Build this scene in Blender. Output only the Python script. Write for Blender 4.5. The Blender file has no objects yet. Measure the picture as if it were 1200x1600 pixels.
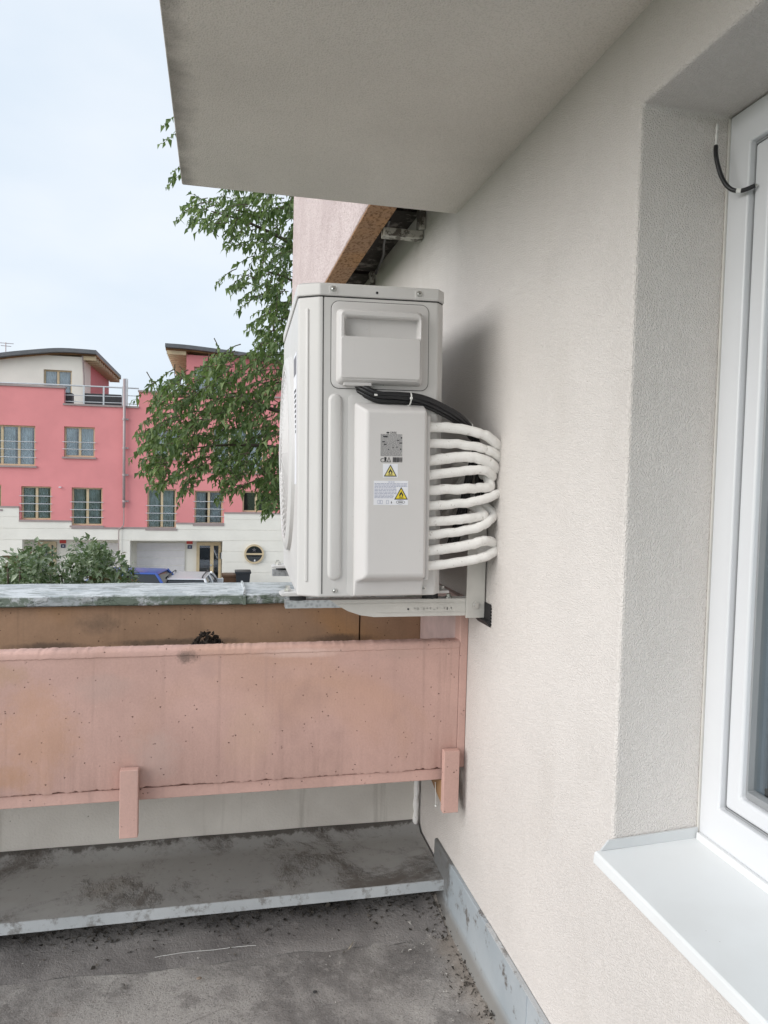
import bpy, bmesh, math, random
from mathutils import Vector, Matrix, noise as mnoise
from math import radians, sin, cos, pi
random.seed(7)
S = bpy.context.scene
COL = S.collection

# ------------------------------------------------------------------ camera
FPX = 1160.0                                   # focal length in pixels of the 1200x1600 photograph
yaw, pit, rol = radians(12.7), radians(2.7), radians(1.4)
FW = Vector((sin(yaw)*cos(pit), cos(yaw)*cos(pit), -sin(pit)))
_rt = Vector((cos(yaw), -sin(yaw), 0)); _up = _rt.cross(FW)
RT = cos(rol)*_rt + sin(rol)*_up; UP = -sin(rol)*_rt + cos(rol)*_up
cd = bpy.data.cameras.new('camera'); cam = bpy.data.objects.new('camera', cd); COL.objects.link(cam)
cd.sensor_fit = 'AUTO'; cd.sensor_width = 36; cd.lens = FPX/1600*36
cd.clip_start = .05; cd.clip_end = 2000
cam.matrix_world = Matrix(((RT.x, UP.x, -FW.x, 0), (RT.y, UP.y, -FW.y, 0), (RT.z, UP.z, -FW.z, 0), (0, 0, 0, 1)))
S.camera = cam

# ------------------------------------------------------------------ sky, sun, exposure
SUN_DIR = Vector((-.80, -.28, .33)).normalized()     # towards the bright part of the cloud cover
w = bpy.data.worlds.new('World'); S.world = w; w.use_nodes = True
nt = w.node_tree; nt.nodes.clear()
out = nt.nodes.new('ShaderNodeOutputWorld'); bg = nt.nodes.new('ShaderNodeBackground')
sky = nt.nodes.new('ShaderNodeTexSky'); sky.sky_type = 'NISHITA'; sky.sun_disc = False
sky.sun_elevation = math.asin(SUN_DIR.z); sky.sun_rotation = math.atan2(SUN_DIR.x, SUN_DIR.y)
sky.air_density = 1.0; sky.dust_density = 2.0
tc = nt.nodes.new('ShaderNodeTexCoord')
mp = nt.nodes.new('ShaderNodeMapping'); mp.inputs['Scale'].default_value = (1, 1, 2.2)
nz = nt.nodes.new('ShaderNodeTexNoise'); nz.inputs['Scale'].default_value = 2.3; nz.inputs['Detail'].default_value = 5
cr = nt.nodes.new('ShaderNodeValToRGB')
cr.color_ramp.elements[0].position = .36; cr.color_ramp.elements[0].color = (7.7, 8.75, 9.9, 1)
cr.color_ramp.elements[1].position = .66; cr.color_ramp.elements[1].color = (9.2, 9.8, 10.5, 1)
mx = nt.nodes.new('ShaderNodeMix'); mx.data_type = 'RGBA'; mx.inputs[0].default_value = .86
nt.links.new(tc.outputs['Generated'], mp.inputs[0]); nt.links.new(mp.outputs[0], nz.inputs['Vector'])
nt.links.new(nz.outputs['Fac'], cr.inputs[0])
nt.links.new(sky.outputs[0], mx.inputs[6]); nt.links.new(cr.outputs[0], mx.inputs[7])
nt.links.new(mx.outputs[2], bg.inputs[0]); bg.inputs[1].default_value = .0555
nt.links.new(bg.outputs[0], out.inputs[0])
sd = bpy.data.lights.new('sun', 'SUN'); sd.energy = 1.5; sd.angle = radians(60); sd.color = (1, .975, .945)
sun = bpy.data.objects.new('sun', sd); COL.objects.link(sun)
sun.rotation_euler = SUN_DIR.to_track_quat('Z', 'Y').to_euler()
vs = S.view_settings; vs.view_transform = 'Standard'; vs.look = 'None'; vs.gamma = 1; vs.use_curve_mapping = False
vs.exposure = .96
S.cycles.max_bounces = 8; S.cycles.diffuse_bounces = 5; S.cycles.transparent_max_bounces = 12

# ------------------------------------------------------------------ helpers
def ray(x, y): return RT*((x-600)/FPX) + UP*((800-y)/FPX) + FW
def atY(x, y, Y): d = ray(x, y); return d*(Y/d.y)          # point of the survey photograph on the plane Y
def atX(x, y, X): d = ray(x, y); return d*(X/d.x)
def link(o, parent=None):
    COL.objects.link(o)
    if parent:
        o.parent = parent
        if parent.name in WORLD: o.matrix_parent_inverse = Matrix.Translation(-parent.location)
    return o
WORLD = set()
def wbase(name, loc):
    """an Empty at a thing's base whose parts are modelled in world coordinates"""
    e = empty(name, loc); WORLD.add(e.name); return e
def empty(name, loc=(0, 0, 0), rot=(0, 0, 0)):
    o = bpy.data.objects.new(name, None); COL.objects.link(o); o.location = loc; o.rotation_euler = rot
    o.empty_display_size = .1; return o
def tag(o, label, cat, group=None, kind=None):
    o['label'] = label
    if cat: o['category'] = cat
    if group: o['group'] = group
    if kind: o['kind'] = kind
    return o
def struct(o): o['kind'] = 'structure'; return o

class MB:
    """collects polygons; build() links them as one mesh object"""
    def __init__(s): s.v = []; s.f = []
    def add(s, vs, fs):
        n = len(s.v); s.v += [tuple(p) for p in vs]; s.f += [tuple(i+n for i in f) for f in fs]; return s
    def box(s, a, b):
        x0, y0, z0 = a; x1, y1, z1 = b
        return s.add([(x0,y0,z0),(x1,y0,z0),(x1,y1,z0),(x0,y1,z0),(x0,y0,z1),(x1,y0,z1),(x1,y1,z1),(x0,y1,z1)],
                     [(0,3,2,1),(4,5,6,7),(0,1,5,4),(1,2,6,5),(2,3,7,6),(3,0,4,7)])
    def loft(s, rings, cap=True, closed=True):
        n = len(rings[0]); vs = [p for r in rings for p in r]; fs = []
        for k in range(len(rings)-1):
            for i in range(n if closed else n-1):
                j = (i+1) % n; fs.append((k*n+i, k*n+j, (k+1)*n+j, (k+1)*n+i))
        if cap: fs.append(tuple(range(n))[::-1]); fs.append(tuple((len(rings)-1)*n+i for i in range(n)))
        return s.add(vs, fs)
    def tube(s, pts, r, n=8, rf=None):
        pts = [Vector(p) for p in pts]; rings = []; prev = None
        for i, p in enumerate(pts):
            t = (pts[min(i+1, len(pts)-1)]-pts[max(i-1, 0)]).normalized()
            if prev is None:
                a = Vector((0, 0, 1)) if abs(t.z) < .9 else Vector((1, 0, 0)); nrm = t.cross(a).normalized()
            else: nrm = (prev-t*prev.dot(t)).normalized()
            prev = nrm; b = t.cross(nrm); rr = rf(i/(len(pts)-1)) if rf else r
            rings.append([p+(nrm*cos(2*pi*k/n)+b*sin(2*pi*k/n))*rr for k in range(n)])
        return s.loft(rings)
    def cyl(s, a, b, r, n=16, r2=None):
        a, b = Vector(a), Vector(b); r2 = r if r2 is None else r2
        return s.tube([a, b], r, n, lambda t: r+(r2-r)*t)
    def holes(s, u, v, hs, w0, w1, f):
        """plate with rectangular holes; f(u,v,w) -> point"""
        us = sorted(set(list(u)+[c for h in hs for c in h[:2] if u[0] < c < u[1]]))
        vs = sorted(set(list(v)+[c for h in hs for c in h[2:] if v[0] < c < v[1]]))
        full = lambda i, j: 0 <= i < len(us)-1 and 0 <= j < len(vs)-1 and not any(
            h[0] < (us[i]+us[i+1])/2 < h[1] and h[2] < (vs[j]+vs[j+1])/2 < h[3] for h in hs)
        for i in range(len(us)-1):
            for j in range(len(vs)-1):
                if not full(i, j): continue
                a, b, c, d = us[i], us[i+1], vs[j], vs[j+1]
                for ww, fl in ((w0, 0), (w1, 1)):
                    q = [f(a,c,ww), f(b,c,ww), f(b,d,ww), f(a,d,ww)]
                    s.add(q, [(0,1,2,3) if not fl else (3,2,1,0)])
                for di, dj, p, q in ((-1,0,(a,d),(a,c)), (1,0,(b,c),(b,d)), (0,-1,(a,c),(b,c)), (0,1,(b,d),(a,d))):
                    if not full(i+di, j+dj):
                        s.add([f(*p,w0), f(*p,w1), f(*q,w1), f(*q,w0)], [(0,1,2,3)])
        return s
    def build(s, name, m, parent=None, bevel=0, seg=2, smooth=False, weld=False, kind=None):
        me = bpy.data.meshes.new(name); me.from_pydata(s.v, [], s.f)
        bm = bmesh.new(); bm.from_mesh(me)
        if weld: bmesh.ops.remove_doubles(bm, verts=bm.verts, dist=1e-5)
        bmesh.ops.recalc_face_normals(bm, faces=bm.faces); bm.to_mesh(me); bm.free()
        o = bpy.data.objects.new(name, me); link(o, parent); me.materials.append(m)
        if smooth:
            for p in me.polygons: p.use_smooth = True
            if smooth != 'all':
                try: me.set_sharp_from_angle(angle=radians(40))
                except Exception: pass
        if bevel:
            md = o.modifiers.new('bevel', 'BEVEL'); md.width = bevel; md.segments = seg; md.limit_method = 'ANGLE'
            md.angle_limit = radians(25); md.harden_normals = False
            for p in me.polygons: p.use_smooth = True
            md2 = o.modifiers.new('wn', 'WEIGHTED_NORMAL'); md2.keep_sharp = True
        if kind: o['kind'] = kind
        return o
def boxo(name, a, b, m, parent=None, bevel=0): return MB().box(a, b).build(name, m, parent, bevel)
def smooth_path(pts, n=6):
    pts = [Vector(p) for p in pts]; out = []
    P = [pts[0]*2-pts[1]]+pts+[pts[-1]*2-pts[-2]]
    for i in range(1, len(P)-2):
        for k in range(n):
            t = k/n; a, b, c, d = P[i-1], P[i], P[i+1], P[i+2]
            out.append(.5*((2*b)+(c-a)*t+(2*a-5*b+4*c-d)*t*t+(3*b-3*c+d-a)*t**3))
    return out+[pts[-1]]
def text_mesh(txt, size, name, m, parent, loc, rot):
    c = bpy.data.curves.new(name, 'FONT'); c.body = txt; c.size = size; c.align_x = 'LEFT'
    t = bpy.data.objects.new('tmp_text', c); COL.objects.link(t)
    bpy.context.view_layer.update()
    me = bpy.data.meshes.new_from_object(t.evaluated_get(bpy.context.evaluated_depsgraph_get()))
    bpy.data.objects.remove(t)
    me.materials.clear(); me.materials.append(m)
    o = bpy.data.objects.new(name, me); link(o, parent); o.location = loc; o.rotation_euler = rot; return o

# ------------------------------------------------------------------ materials
class NT:
    def __init__(s, name, rough=.6, metal=0, spec=.5):
        s.m = bpy.data.materials.new(name); s.m.use_nodes = True; s.t = s.m.node_tree
        s.b = s.t.nodes['Principled BSDF']; s.b.inputs['Roughness'].default_value = rough
        s.b.inputs['Metallic'].default_value = metal; s.b.inputs['Specular IOR Level'].default_value = spec
        s.co = s.t.nodes.new('ShaderNodeTexCoord').outputs['Object']; s.h = None
    def val(s, v):
        return v
    def _in(s, node, k, v):
        if hasattr(v, 'node'): s.t.links.new(v, node.inputs[k])
        elif isinstance(v, (tuple, list)) and len(v) == 3 and node.inputs[k].type == 'RGBA': node.inputs[k].default_value = (*v, 1)
        else: node.inputs[k].default_value = v
    def map(s, scale=(1,1,1), rot=(0,0,0), loc=(0,0,0)):
        n = s.t.nodes.new('ShaderNodeMapping'); s.t.links.new(s.co, n.inputs[0])
        n.inputs['Scale'].default_value = scale; n.inputs['Rotation'].default_value = rot; n.inputs['Location'].default_value = loc
        return n.outputs[0]
    def noise(s, scale, detail=3, rough=.55, vec=None, dist=0):
        n = s.t.nodes.new('ShaderNodeTexNoise'); s.t.links.new(vec or s.co, n.inputs['Vector'])
        n.inputs['Scale'].default_value = scale; n.inputs['Detail'].default_value = detail
        n.inputs['Roughness'].default_value = rough; n.inputs['Distortion'].default_value = dist
        return n.outputs['Fac']
    def vor(s, scale, vec=None, feat='F1', out='Distance', rand=1):
        n = s.t.nodes.new('ShaderNodeTexVoronoi'); n.feature = feat; s.t.links.new(vec or s.co, n.inputs['Vector'])
        n.inputs['Scale'].default_value = scale; n.inputs['Randomness'].default_value = rand
        return n.outputs[out]
    def ramp(s, fac, a, b, ca=0., cb=1.):
        n = s.t.nodes.new('ShaderNodeMapRange'); n.clamp = True; n.interpolation_type = 'SMOOTHSTEP'; s._in(n, 0, fac)
        n.inputs[1].default_value = a; n.inputs[2].default_value = b; n.inputs[3].default_value = ca; n.inputs[4].default_value = cb
        return n.outputs[0]
    def math(s, op, a, b=0.):
        n = s.t.nodes.new('ShaderNodeMath'); n.operation = op; s._in(n, 0, a); s._in(n, 1, b); return n.outputs[0]
    def mix(s, fac, a, b, mode='MIX'):
        n = s.t.nodes.new('ShaderNodeMix'); n.data_type = 'RGBA'; n.blend_type = mode
        s._in(n, 0, fac); s._in(n, 6, a if hasattr(a, 'node') else (*a, 1)); s._in(n, 7, b if hasattr(b, 'node') else (*b, 1))
        return n.outputs[2]
    def xyz(s, k):
        n = s.t.nodes.new('ShaderNodeSeparateXYZ'); s.t.links.new(s.co, n.inputs[0]); return n.outputs[k]
    def col(s, c):
        if hasattr(c, 'node'): s.t.links.new(c, s.b.inputs['Base Color'])
        else: s.b.inputs['Base Color'].default_value = (*c, 1)
        return s
    def rough(s, r): s._in(s.b, 'Roughness', r); return s
    def bump(s, h, dist, strength=1.):
        n = s.t.nodes.new('ShaderNodeBump'); n.inputs['Distance'].default_value = dist; n.inputs['Strength'].default_value = strength
        s.t.links.new(h, n.inputs['Height'])
        if s.h: s.t.links.new(s.h, n.inputs['Normal'])
        s.h = n.outputs[0]; s.t.links.new(s.h, s.b.inputs['Normal']); return s
def flat(name, c, rough=.6, metal=0, spec=.5, var=.06, scale=6., bump=0):
    n = NT(name, rough, metal, spec)
    f = n.noise(scale, 4)
    n.col(n.mix(n.ramp(f, .3, .7), [x*(1-var) for x in c], [min(1, x*(1+var)) for x in c]))
    if bump: n.bump(n.noise(scale*30, 2), bump)
    return n.m
M = {}
def stucco(name, c, grain=.0012, scale=330, dark=.12, green=0):
    n = NT(name, .92, spec=.2)
    big = n.noise(1.6, 4); fine = n.noise(scale, 2, .6); v = n.ramp(n.vor(scale*.9), .1, .75, 1, 0)
    base = n.mix(n.ramp(big, .3, .7), [x*.93 for x in c], [x*1.035 for x in c])
    tr = n.noise(1., 4, .6, vec=n.map(scale=(7, 7, 2.2), rot=(.5, 0, 0)), dist=.5)
    base = n.mix(n.ramp(tr, .5, .78, 0, .16), base, [c[0]*.72, c[1]*.70, c[2]*.66])
    base = n.mix(n.ramp(fine, .32, .5, dark, 0), base, [x*.45 for x in c])
    spots = n.ramp(n.vor(9), .0, .035, 1, 0)
    pick = n.ramp(n.noise(3.1, 1), .58, .66)
    base = n.mix(n.math('MULTIPLY', n.math('MULTIPLY', spots, pick), .55), base, [x*.3 for x in c])
    n.col(base); n.bump(n.math('ADD', n.math('MULTIPLY', fine, .5), v), grain); n.bump(n.noise(7, 3), .003, .5); n.bump(n.noise(55, 3), .0012, .6)
    return n.m
M['stucco'] = stucco('stucco', (.69, .655, .628), .0011, 350, .12)
# overhead slab: coarser grain, grime along its open edge
n = NT('soffit_plaster', .95, spec=.15); c = (.87, .82, .765)
fine = n.noise(260, 2, .65); big = n.noise(2.2, 5)
base = n.mix(n.ramp(big, .3, .72), [x*.94 for x in c], [x*1.05 for x in c])
base = n.mix(n.ramp(fine, .36, .52, .25, 0), base, (.48, .45, .39))
edge = n.ramp(n.math('ADD', n.xyz('X'), n.math('MULTIPLY', n.noise(14, 4), .10)), -.09, -.005, .7, 0)
base = n.mix(edge, base, (.17, .155, .14))
sp = n.math('MULTIPLY', n.ramp(n.vor(24), .0, .05, 1, 0), n.ramp(n.noise(5, 2), .55, .62))
base = n.mix(n.math('MULTIPLY', sp, .7), base, (.10, .09, .08))
n.col(base); n.bump(fine, .005); M['soffit'] = n.m
def concrete(name, c, stain, pits=.92, streak=.3, spots=()):
    n = NT(name, .85, spec=.25)
    a = n.noise(2.6, 5, .6, dist=.6); b = n.noise(9, 5, .6); fine = n.noise(160, 3)
    base = n.mix(n.ramp(a, .28, .72), [x*.88 for x in c], [x*1.08 for x in c])
    base = n.mix(n.ramp(n.noise(1.7, 3, vec=n.map(loc=(3.7, 1, 2)), dist=.8), .52, .72, 0, .75), base, stain)
    base = n.mix(n.ramp(n.noise(3.4, 5, vec=n.map(loc=(9, 4, 5))), .56, .72, 0, .4), base, [x*.62 for x in c])
    st = n.noise(1., 3, vec=n.map(scale=(38, 38, 1.6)))
    base = n.mix(n.ramp(st, .55, .75, 0, streak), base, [x*.72 for x in c])
    base = n.mix(n.ramp(fine, .3, .7, .13, 0), base, [x*.5 for x in c])
    for sx_, sz_, rx, rz, sc_, st_ in spots:      # local stains, each with its own ragged outline
        dx = n.math('DIVIDE', n.math('SUBTRACT', n.xyz('X'), sx_), rx); dz = n.math('DIVIDE', n.math('SUBTRACT', n.xyz('Z'), sz_), rz)
        dd = n.math('ADD', n.math('ADD', n.math('MULTIPLY', dx, dx), n.math('MULTIPLY', dz, dz)), n.math('MULTIPLY', n.noise(1.8/rx, 7, .8), 1.9))
        base = n.mix(n.ramp(dd, .8, 1.7, st_, 0), base, sc_)
    warp = n.map(scale=(1, 1, 1.25))
    p1 = n.math('MULTIPLY', n.ramp(n.vor(24, warp), .03, .075, 1, 0), n.ramp(n.noise(8, 3), .50, .56))
    p2 = n.math('MULTIPLY', n.ramp(n.vor(52, warp), .05, .13, 1, 0), n.ramp(n.noise(23, 2, vec=n.map(loc=(2, 5, 1))), .50, .56))
    pit = n.math('MAXIMUM', p1, p2)
    base = n.mix(n.math('MULTIPLY', pit, pits), base, (.09, .045, .035))
    # lighter chips
    ch = n.math('MULTIPLY', n.ramp(n.vor(33, n.map(scale=(1, 1, .6), loc=(4, 4, 4))), .02, .06, 1, 0), n.ramp(n.noise(13, 2, vec=n.map(loc=(7, 7, 7))), .57, .62))
    base = n.mix(n.math('MULTIPLY', ch, .7), base, (.62, .5, .44))
    n.col(base)
    n.bump(n.math('SUBTRACT', n.math('MULTIPLY', fine, .12), pit), .004, .8); n.bump(b, .006, .4)
    return n
n = concrete('pink_concrete', (.63, .41, .357), (.55, .335, .235), .7, .5, spots=((-.075, -.522, .045, .030, (.13, .10, .085), .75), (-.02, -.56, .05, .05, (.50, .33, .29), .5), (-.47, -.74, .16, .22, (.58, .345, .235), .6), (-.55, -.84, .10, .05, (.55, .32, .2), .6), (-.30, -.60, .12, .06, (.52, .37, .33), .6), (.10, -.75, .10, .16, (.60, .40, .31), .5), (.45, -.70, .12, .2, (.58, .36, .29), .45), (-.16, -.80, .10, .10, (.56, .42, .38), .5), (-.58, -.56, .12, .05, (.50, .33, .22), .6), (.55, -.53, .14, .03, (.55, .38, .33), .5), (.25, -.52, .2, .02, (.80, .60, .54), .5)))
# soot smear below the rim and scuffed rim line (own shapes on the slab)
M['pinkc'] = n.m
M['trough'] = concrete('brown_concrete', (.45, .285, .185), (.52, .28, .12), streak=.55, spots=((-.38, -.52, .13, .05, (.20, .14, .10), .7), (-.1, -.585, .3, .02, (.12, .09, .07), .8), (.45, -.59, .2, .03, (.13, .09, .07), .8), (-.55, -.59, .2, .02, (.14, .10, .08), .8))).m
M['cheek'] = flat('cheek_paint', (.56, .42, .40), .8, scale=12, var=.1, bump=.0006)
n = NT('grey_render', .9, spec=.2); a = n.noise(3, 5); s1 = n.noise(1, 3, vec=n.map(scale=(26, 26, 1.5)))
base = n.mix(n.ramp(a, .3, .7), (.60, .57, .525), (.72, .69, .64))
base = n.mix(n.ramp(s1, .55, .8, 0, .5), base, (.30, .275, .24))
sp = n.math('MULTIPLY', n.ramp(n.vor(21), .02, .07, 1, 0), n.ramp(n.noise(9, 2), .5, .56))
base = n.mix(n.math('MULTIPLY', sp, .8), base, (.10, .085, .07))
drt = n.ramp(n.math('ADD', n.xyz('Z'), n.math('MULTIPLY', n.noise(12, 5, .7), .09)), -1.275, -1.245, 1, 0)
base = n.mix(n.math('MULTIPLY', drt, .8), base, (.10, .085, .07))
n.col(base); n.bump(n.noise(120, 3), .0015); M['greywall'] = n.m
# coping: weathered zinc with flaking paint and lichen
n = NT('weathered_zinc', .62, .15, .4); a = n.noise(7, 6, .65, vec=n.map(scale=(1, 2.2, 2)), dist=.4); b = n.noise(26, 5, .7, vec=n.map(scale=(.6, 2, 2)))
base = n.mix(n.ramp(a, .4, .56), (.46, .50, .52), (.66, .69, .71))
base = n.mix(n.ramp(b, .5, .6, 0, .7), base, (.25, .28, .27))
lich = n.math('MULTIPLY', n.ramp(n.noise(11, 6, .7, vec=n.map(loc=(5, 1, 3))), .46, .56), n.ramp(n.xyz('Z'), -.424, -.415, .9, .0))
base = n.mix(lich, base, (.155, .20, .15))
lw = n.noise(5, 5, .7, vec=n.map(loc=(8, 2, 3)))
base = n.mix(n.ramp(lw, .56, .62, 0, .5), base, (.20, .21, .20))
n.col(base); n.rough(n.ramp(b, .4, .7, .5, .8)); n.bump(n.math('ADD', n.ramp(a, .45, .5), b), .0022); M['zinc'] = n.m
# painted sheet-metal ledge with drifted dirt
n = NT('painted_sheet', .5, .0, .45); a = n.noise(3.2, 6, .62, dist=.5); b = n.noise(20, 6, .72)
base = n.mix(n.ramp(n.noise(1.5, 3), .3, .7), (.27, .27, .265), (.35, .35, .34))
d = n.math('ADD', a, n.math('MULTIPLY', b, .35))
base = n.mix(n.ramp(d, .64, .88, 0, .85), base, (.09, .075, .063))
base = n.mix(n.ramp(n.noise(45, 6, .8), .56, .66, 0, .5), base, (.12, .10, .085))
base = n.mix(n.ramp(n.noise(4, 4, vec=n.map(scale=(.5, 1, 1), loc=(3, 3, 3))), .55, .7, 0, .45), base, (.19, .165, .135))
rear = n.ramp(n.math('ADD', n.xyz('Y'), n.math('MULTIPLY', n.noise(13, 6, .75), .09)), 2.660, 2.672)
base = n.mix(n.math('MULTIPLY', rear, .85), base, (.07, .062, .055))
n.col(base); n.rough(n.ramp(d, .6, .8, .42, .9)); n.bump(n.ramp(d, .68, .84), .004); n.bump(n.noise(3, 2), .01, .35); M['sheet'] = n.m
n = NT('sheet_lip', .45, .1, .5); b = n.noise(24, 6, .7)
base = n.mix(n.ramp(n.noise(4, 4), .3, .7), (.42, .445, .46), (.52, .545, .56))
base = n.mix(n.ramp(b, .50, .64, 0, .7), base, (.15, .135, .12)); n.col(base); n.bump(b, .0015); M['lip'] = n.m
n = NT('base_flashing', .5, .1, .5); b = n.noise(15, 6, .7)
base = n.mix(n.ramp(n.noise(3, 4), .3, .7), (.34, .385, .42), (.44, .48, .51))
base = n.mix(n.ramp(b, .57, .66, 0, .85), base, (.12, .10, .085))
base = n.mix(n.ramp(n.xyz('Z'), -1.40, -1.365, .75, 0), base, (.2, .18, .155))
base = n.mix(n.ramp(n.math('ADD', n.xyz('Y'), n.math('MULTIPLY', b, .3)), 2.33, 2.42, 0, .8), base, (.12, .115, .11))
n.col(base); n.bump(b, .0015); M['baseflash'] = n.m
# bitumen terrace floor
n = NT('bitumen', .93, spec=.25); a = n.noise(2.3, 6, .62, dist=.3); fine = n.noise(170, 3, .7); md = n.noise(30, 5, .7)
base = n.mix(n.ramp(a, .38, .64), (.185, .174, .168), (.42, .40, .38))
base = n.mix(n.ramp(n.noise(6, 6, .7, vec=n.map(loc=(4, 8, 1))), .54, .64, 0, .45), base, (.13, .12, .115))
crk = n.ramp(n.vor(2.6, n.map(loc=(.3, .1, 0)), 'DISTANCE_TO_EDGE'), .0, .012, 1, 0)
base = n.mix(n.math('MULTIPLY', crk, n.ramp(n.noise(7, 4), .50, .62, 0, .3)), base, (.07, .065, .06))
base = n.mix(n.ramp(n.noise(3.2, 4, vec=n.map(loc=(1.3, 2.2, 0))), .56, .74, 0, .55), base, (.38, .31, .265))
base = n.mix(n.ramp(md, .5, .7, 0, .35), base, (.46, .44, .42))
base = n.mix(n.ramp(fine, .3, .5, .6, 0), base, (.10, .095, .09))
sp = n.math('MULTIPLY', n.ramp(n.vor(70), .0, .11, 1, 0), n.ramp(n.noise(31, 2), .52, .6))
base = n.mix(n.math('MULTIPLY', sp, .75), base, (.5, .48, .45))
dust = n.ramp(n.math('ADD', n.xyz('X'), n.math('MULTIPLY', n.noise(9, 5), .15)), .72, .82)
base = n.mix(n.math('MULTIPLY', dust, .6), base, (.29, .25, .21))
n.col(base); n.bump(fine, .0025); n.bump(md, .006, .7); M['floor'] = n.m
# air conditioner
def ac_paint(name, c, rough=.42):
    n = NT(name, rough, spec=.45); bs_ = n.mix(n.ramp(n.noise(3, 4), .3, .7), [x*.96 for x in c], c)
    bs_ = n.mix(n.ramp(n.noise(1., 4, .7, vec=n.map(scale=(45, 45, 2.5))), .58, .8, 0, .22), bs_, [c[0]*.72, c[1]*.69, c[2]*.63]); bs_ = n.mix(n.ramp(n.noise(150, 3, .8), .66, .74, 0, .35), bs_, [x*.5 for x in c]); n.col(bs_)
    n.bump(n.noise(900, 1), .00012, .5); n.rough(n.ramp(n.noise(6, 3), .3, .7, rough*.85, rough*1.15)); return n.m
M['acm'] = ac_paint('casing_paint', (.63, .62, .61)); M['acp'] = ac_paint('cover_plastic', (.63, .615, .61), .48)
M['acdark'] = flat('seam_shadow_gap', (.03, .03, .03), .8)
M['brpaint'] = flat('bracket_paint', (.60, .585, .55), .5, scale=10, bump=.0002)
n = NT('galvanised', .38, .85); n.col(n.mix(n.ramp(n.vor(90, out='Distance'), .1, .6), (.42, .44, .46), (.60, .62, .64))); M['galv'] = n.m
M['chrome'] = flat('screw_steel', (.62, .62, .60), .3, .9)
M['rubber'] = flat('black_rubber', (.018, .018, .02), .65)
n = NT('cable_sheath', .36, spec=.5); n.col((.014, .014, .016)); n.bump(n.noise(60, 2), .0006); M['cable'] = n.m
n = NT('foam_insulation', .7, spec=.3); r_ = n.noise(1, 3, .6, vec=n.map(scale=(260, 260, 90))); g = n.noise(38, 4, .65)
base = n.mix(n.ramp(g, .55, .75, 0, .35), (.90, .89, .87), (.70, .67, .62))
base = n.mix(n.ramp(n.noise(90, 3), .62, .72, 0, .5), base, (.45, .42, .38))
n.col(base); n.bump(r_, .0009); n.bump(g, .004, .6); M['foam'] = n.m
M['tie'] = flat('cable_tie_nylon', (.74, .74, .72), .4)
M['white'] = flat('sticker_paper', (.80, .81, .86), .5, var=.02)
M['plate'] = flat('rating_print_ground', (.50, .49, .48), .5, var=.03)
M['ink'] = flat('print_black', (.03, .03, .035), .5)
M['inkgrey'] = flat('print_grey', (.16, .16, .18), .5)
M['inkblue'] = flat('print_blue', (.24, .27, .42), .5)
M['yellow'] = flat('warning_yellow', (.83, .66, .035), .45, var=.03)
M['yellowpale'] = flat('warning_yellow_faded', (.78, .68, .22), .45, var=.03)
M['red'] = flat('label_red', (.55, .06, .05), .5)
# windows and sill
M['pvc'] = flat('white_pvc', (.66, .675, .70), .32, var=.015, spec=.5)
M['upstand'] = flat('grey_white_coat', (.58, .60, .61), .45, var=.03)
M['gasket'] = flat('grey_gasket', (.28, .29, .30), .6)
n = NT('white_sill_coat', .38, spec=.5); sp = n.math('MULTIPLY', n.ramp(n.vor(38), .0, .045, 1, 0), n.ramp(n.noise(8, 2), .54, .6))
base = n.mix(n.ramp(n.noise(5, 5), .4, .75), (.74, .76, .77), (.70, .715, .72))
n.col(n.mix(n.math('MULTIPLY', sp, .8), base, (.2, .18, .16))); M['sill'] = n.m
def glass(name, tint=(.90, .93, .93), clear=.45):
    n = NT(name, .04); t = n.t; t.nodes.remove(n.b)
    o = [x for x in t.nodes if x.type == 'OUTPUT_MATERIAL'][0]
    tr = t.nodes.new('ShaderNodeBsdfTransparent'); tr.inputs[0].default_value = (*tint, 1)
    gl = t.nodes.new('ShaderNodeBsdfGlossy'); gl.inputs['Roughness'].default_value = .03; gl.inputs[0].default_value = (.9, .95, 1, 1)
    fr = t.nodes.new('ShaderNodeFresnel'); fr.inputs[0].default_value = 1.52
    a = t.nodes.new('ShaderNodeMath'); a.operation = 'MULTIPLY_ADD'; a.inputs[1].default_value = 1.6; a.inputs[2].default_value = .03
    t.links.new(fr.outputs[0], a.inputs[0])
    mxs = t.nodes.new('ShaderNodeMixShader'); t.links.new(a.outputs[0], mxs.inputs[0])
    t.links.new(tr.outputs[0], mxs.inputs[1]); t.links.new(gl.outputs[0], mxs.inputs[2]); t.links.new(mxs.outputs[0], o.inputs[0])
    return n.m
M['glass'] = glass('window_glass')
# far houses
M['pink'] = flat('pink_facade', (.72, .27, .275), .9, var=.05, scale=.8)
M['pinkd'] = flat('dusky_pink_facade', (.60, .22, .235), .9, var=.06, scale=.8)
M['cream'] = flat('cream_render', (.78, .755, .69), .9, var=.04, scale=1)
M['joint'] = flat('cream_joint', (.82, .80, .75), .9)
M['trim'] = flat('grey_brown_ledge', (.33, .27, .26), .6)
M['wood'] = flat('yellow_pine_frame', (.56, .45, .29), .5, var=.08, scale=5)
M['woodb'] = flat('brown_eaves_board', (.30, .17, .08), .7, var=.2, scale=4)
M['curtain'] = flat('pale_curtain', (.74, .77, .80), .9, var=.2, scale=3)
M['curtaind'] = flat('dark_curtain', (.52, .57, .59), .9, var=.3, scale=3)
M['room'] = flat('dim_room', (.035, .035, .04), .9)
M['steel'] = flat('railing_steel', (.62, .63, .64), .35, .6)
M['pipe'] = flat('grey_downpipe', (.40, .33, .33), .5, .3)
M['gar'] = flat('garage_door_panel', (.66, .64, .65), .6, var=.03)
M['roofsh'] = flat('grey_roof_sheet', (.13, .135, .145), .55, .2, var=.1)
M['darkbox'] = flat('dark_planter', (.05, .05, .055), .6)
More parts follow.
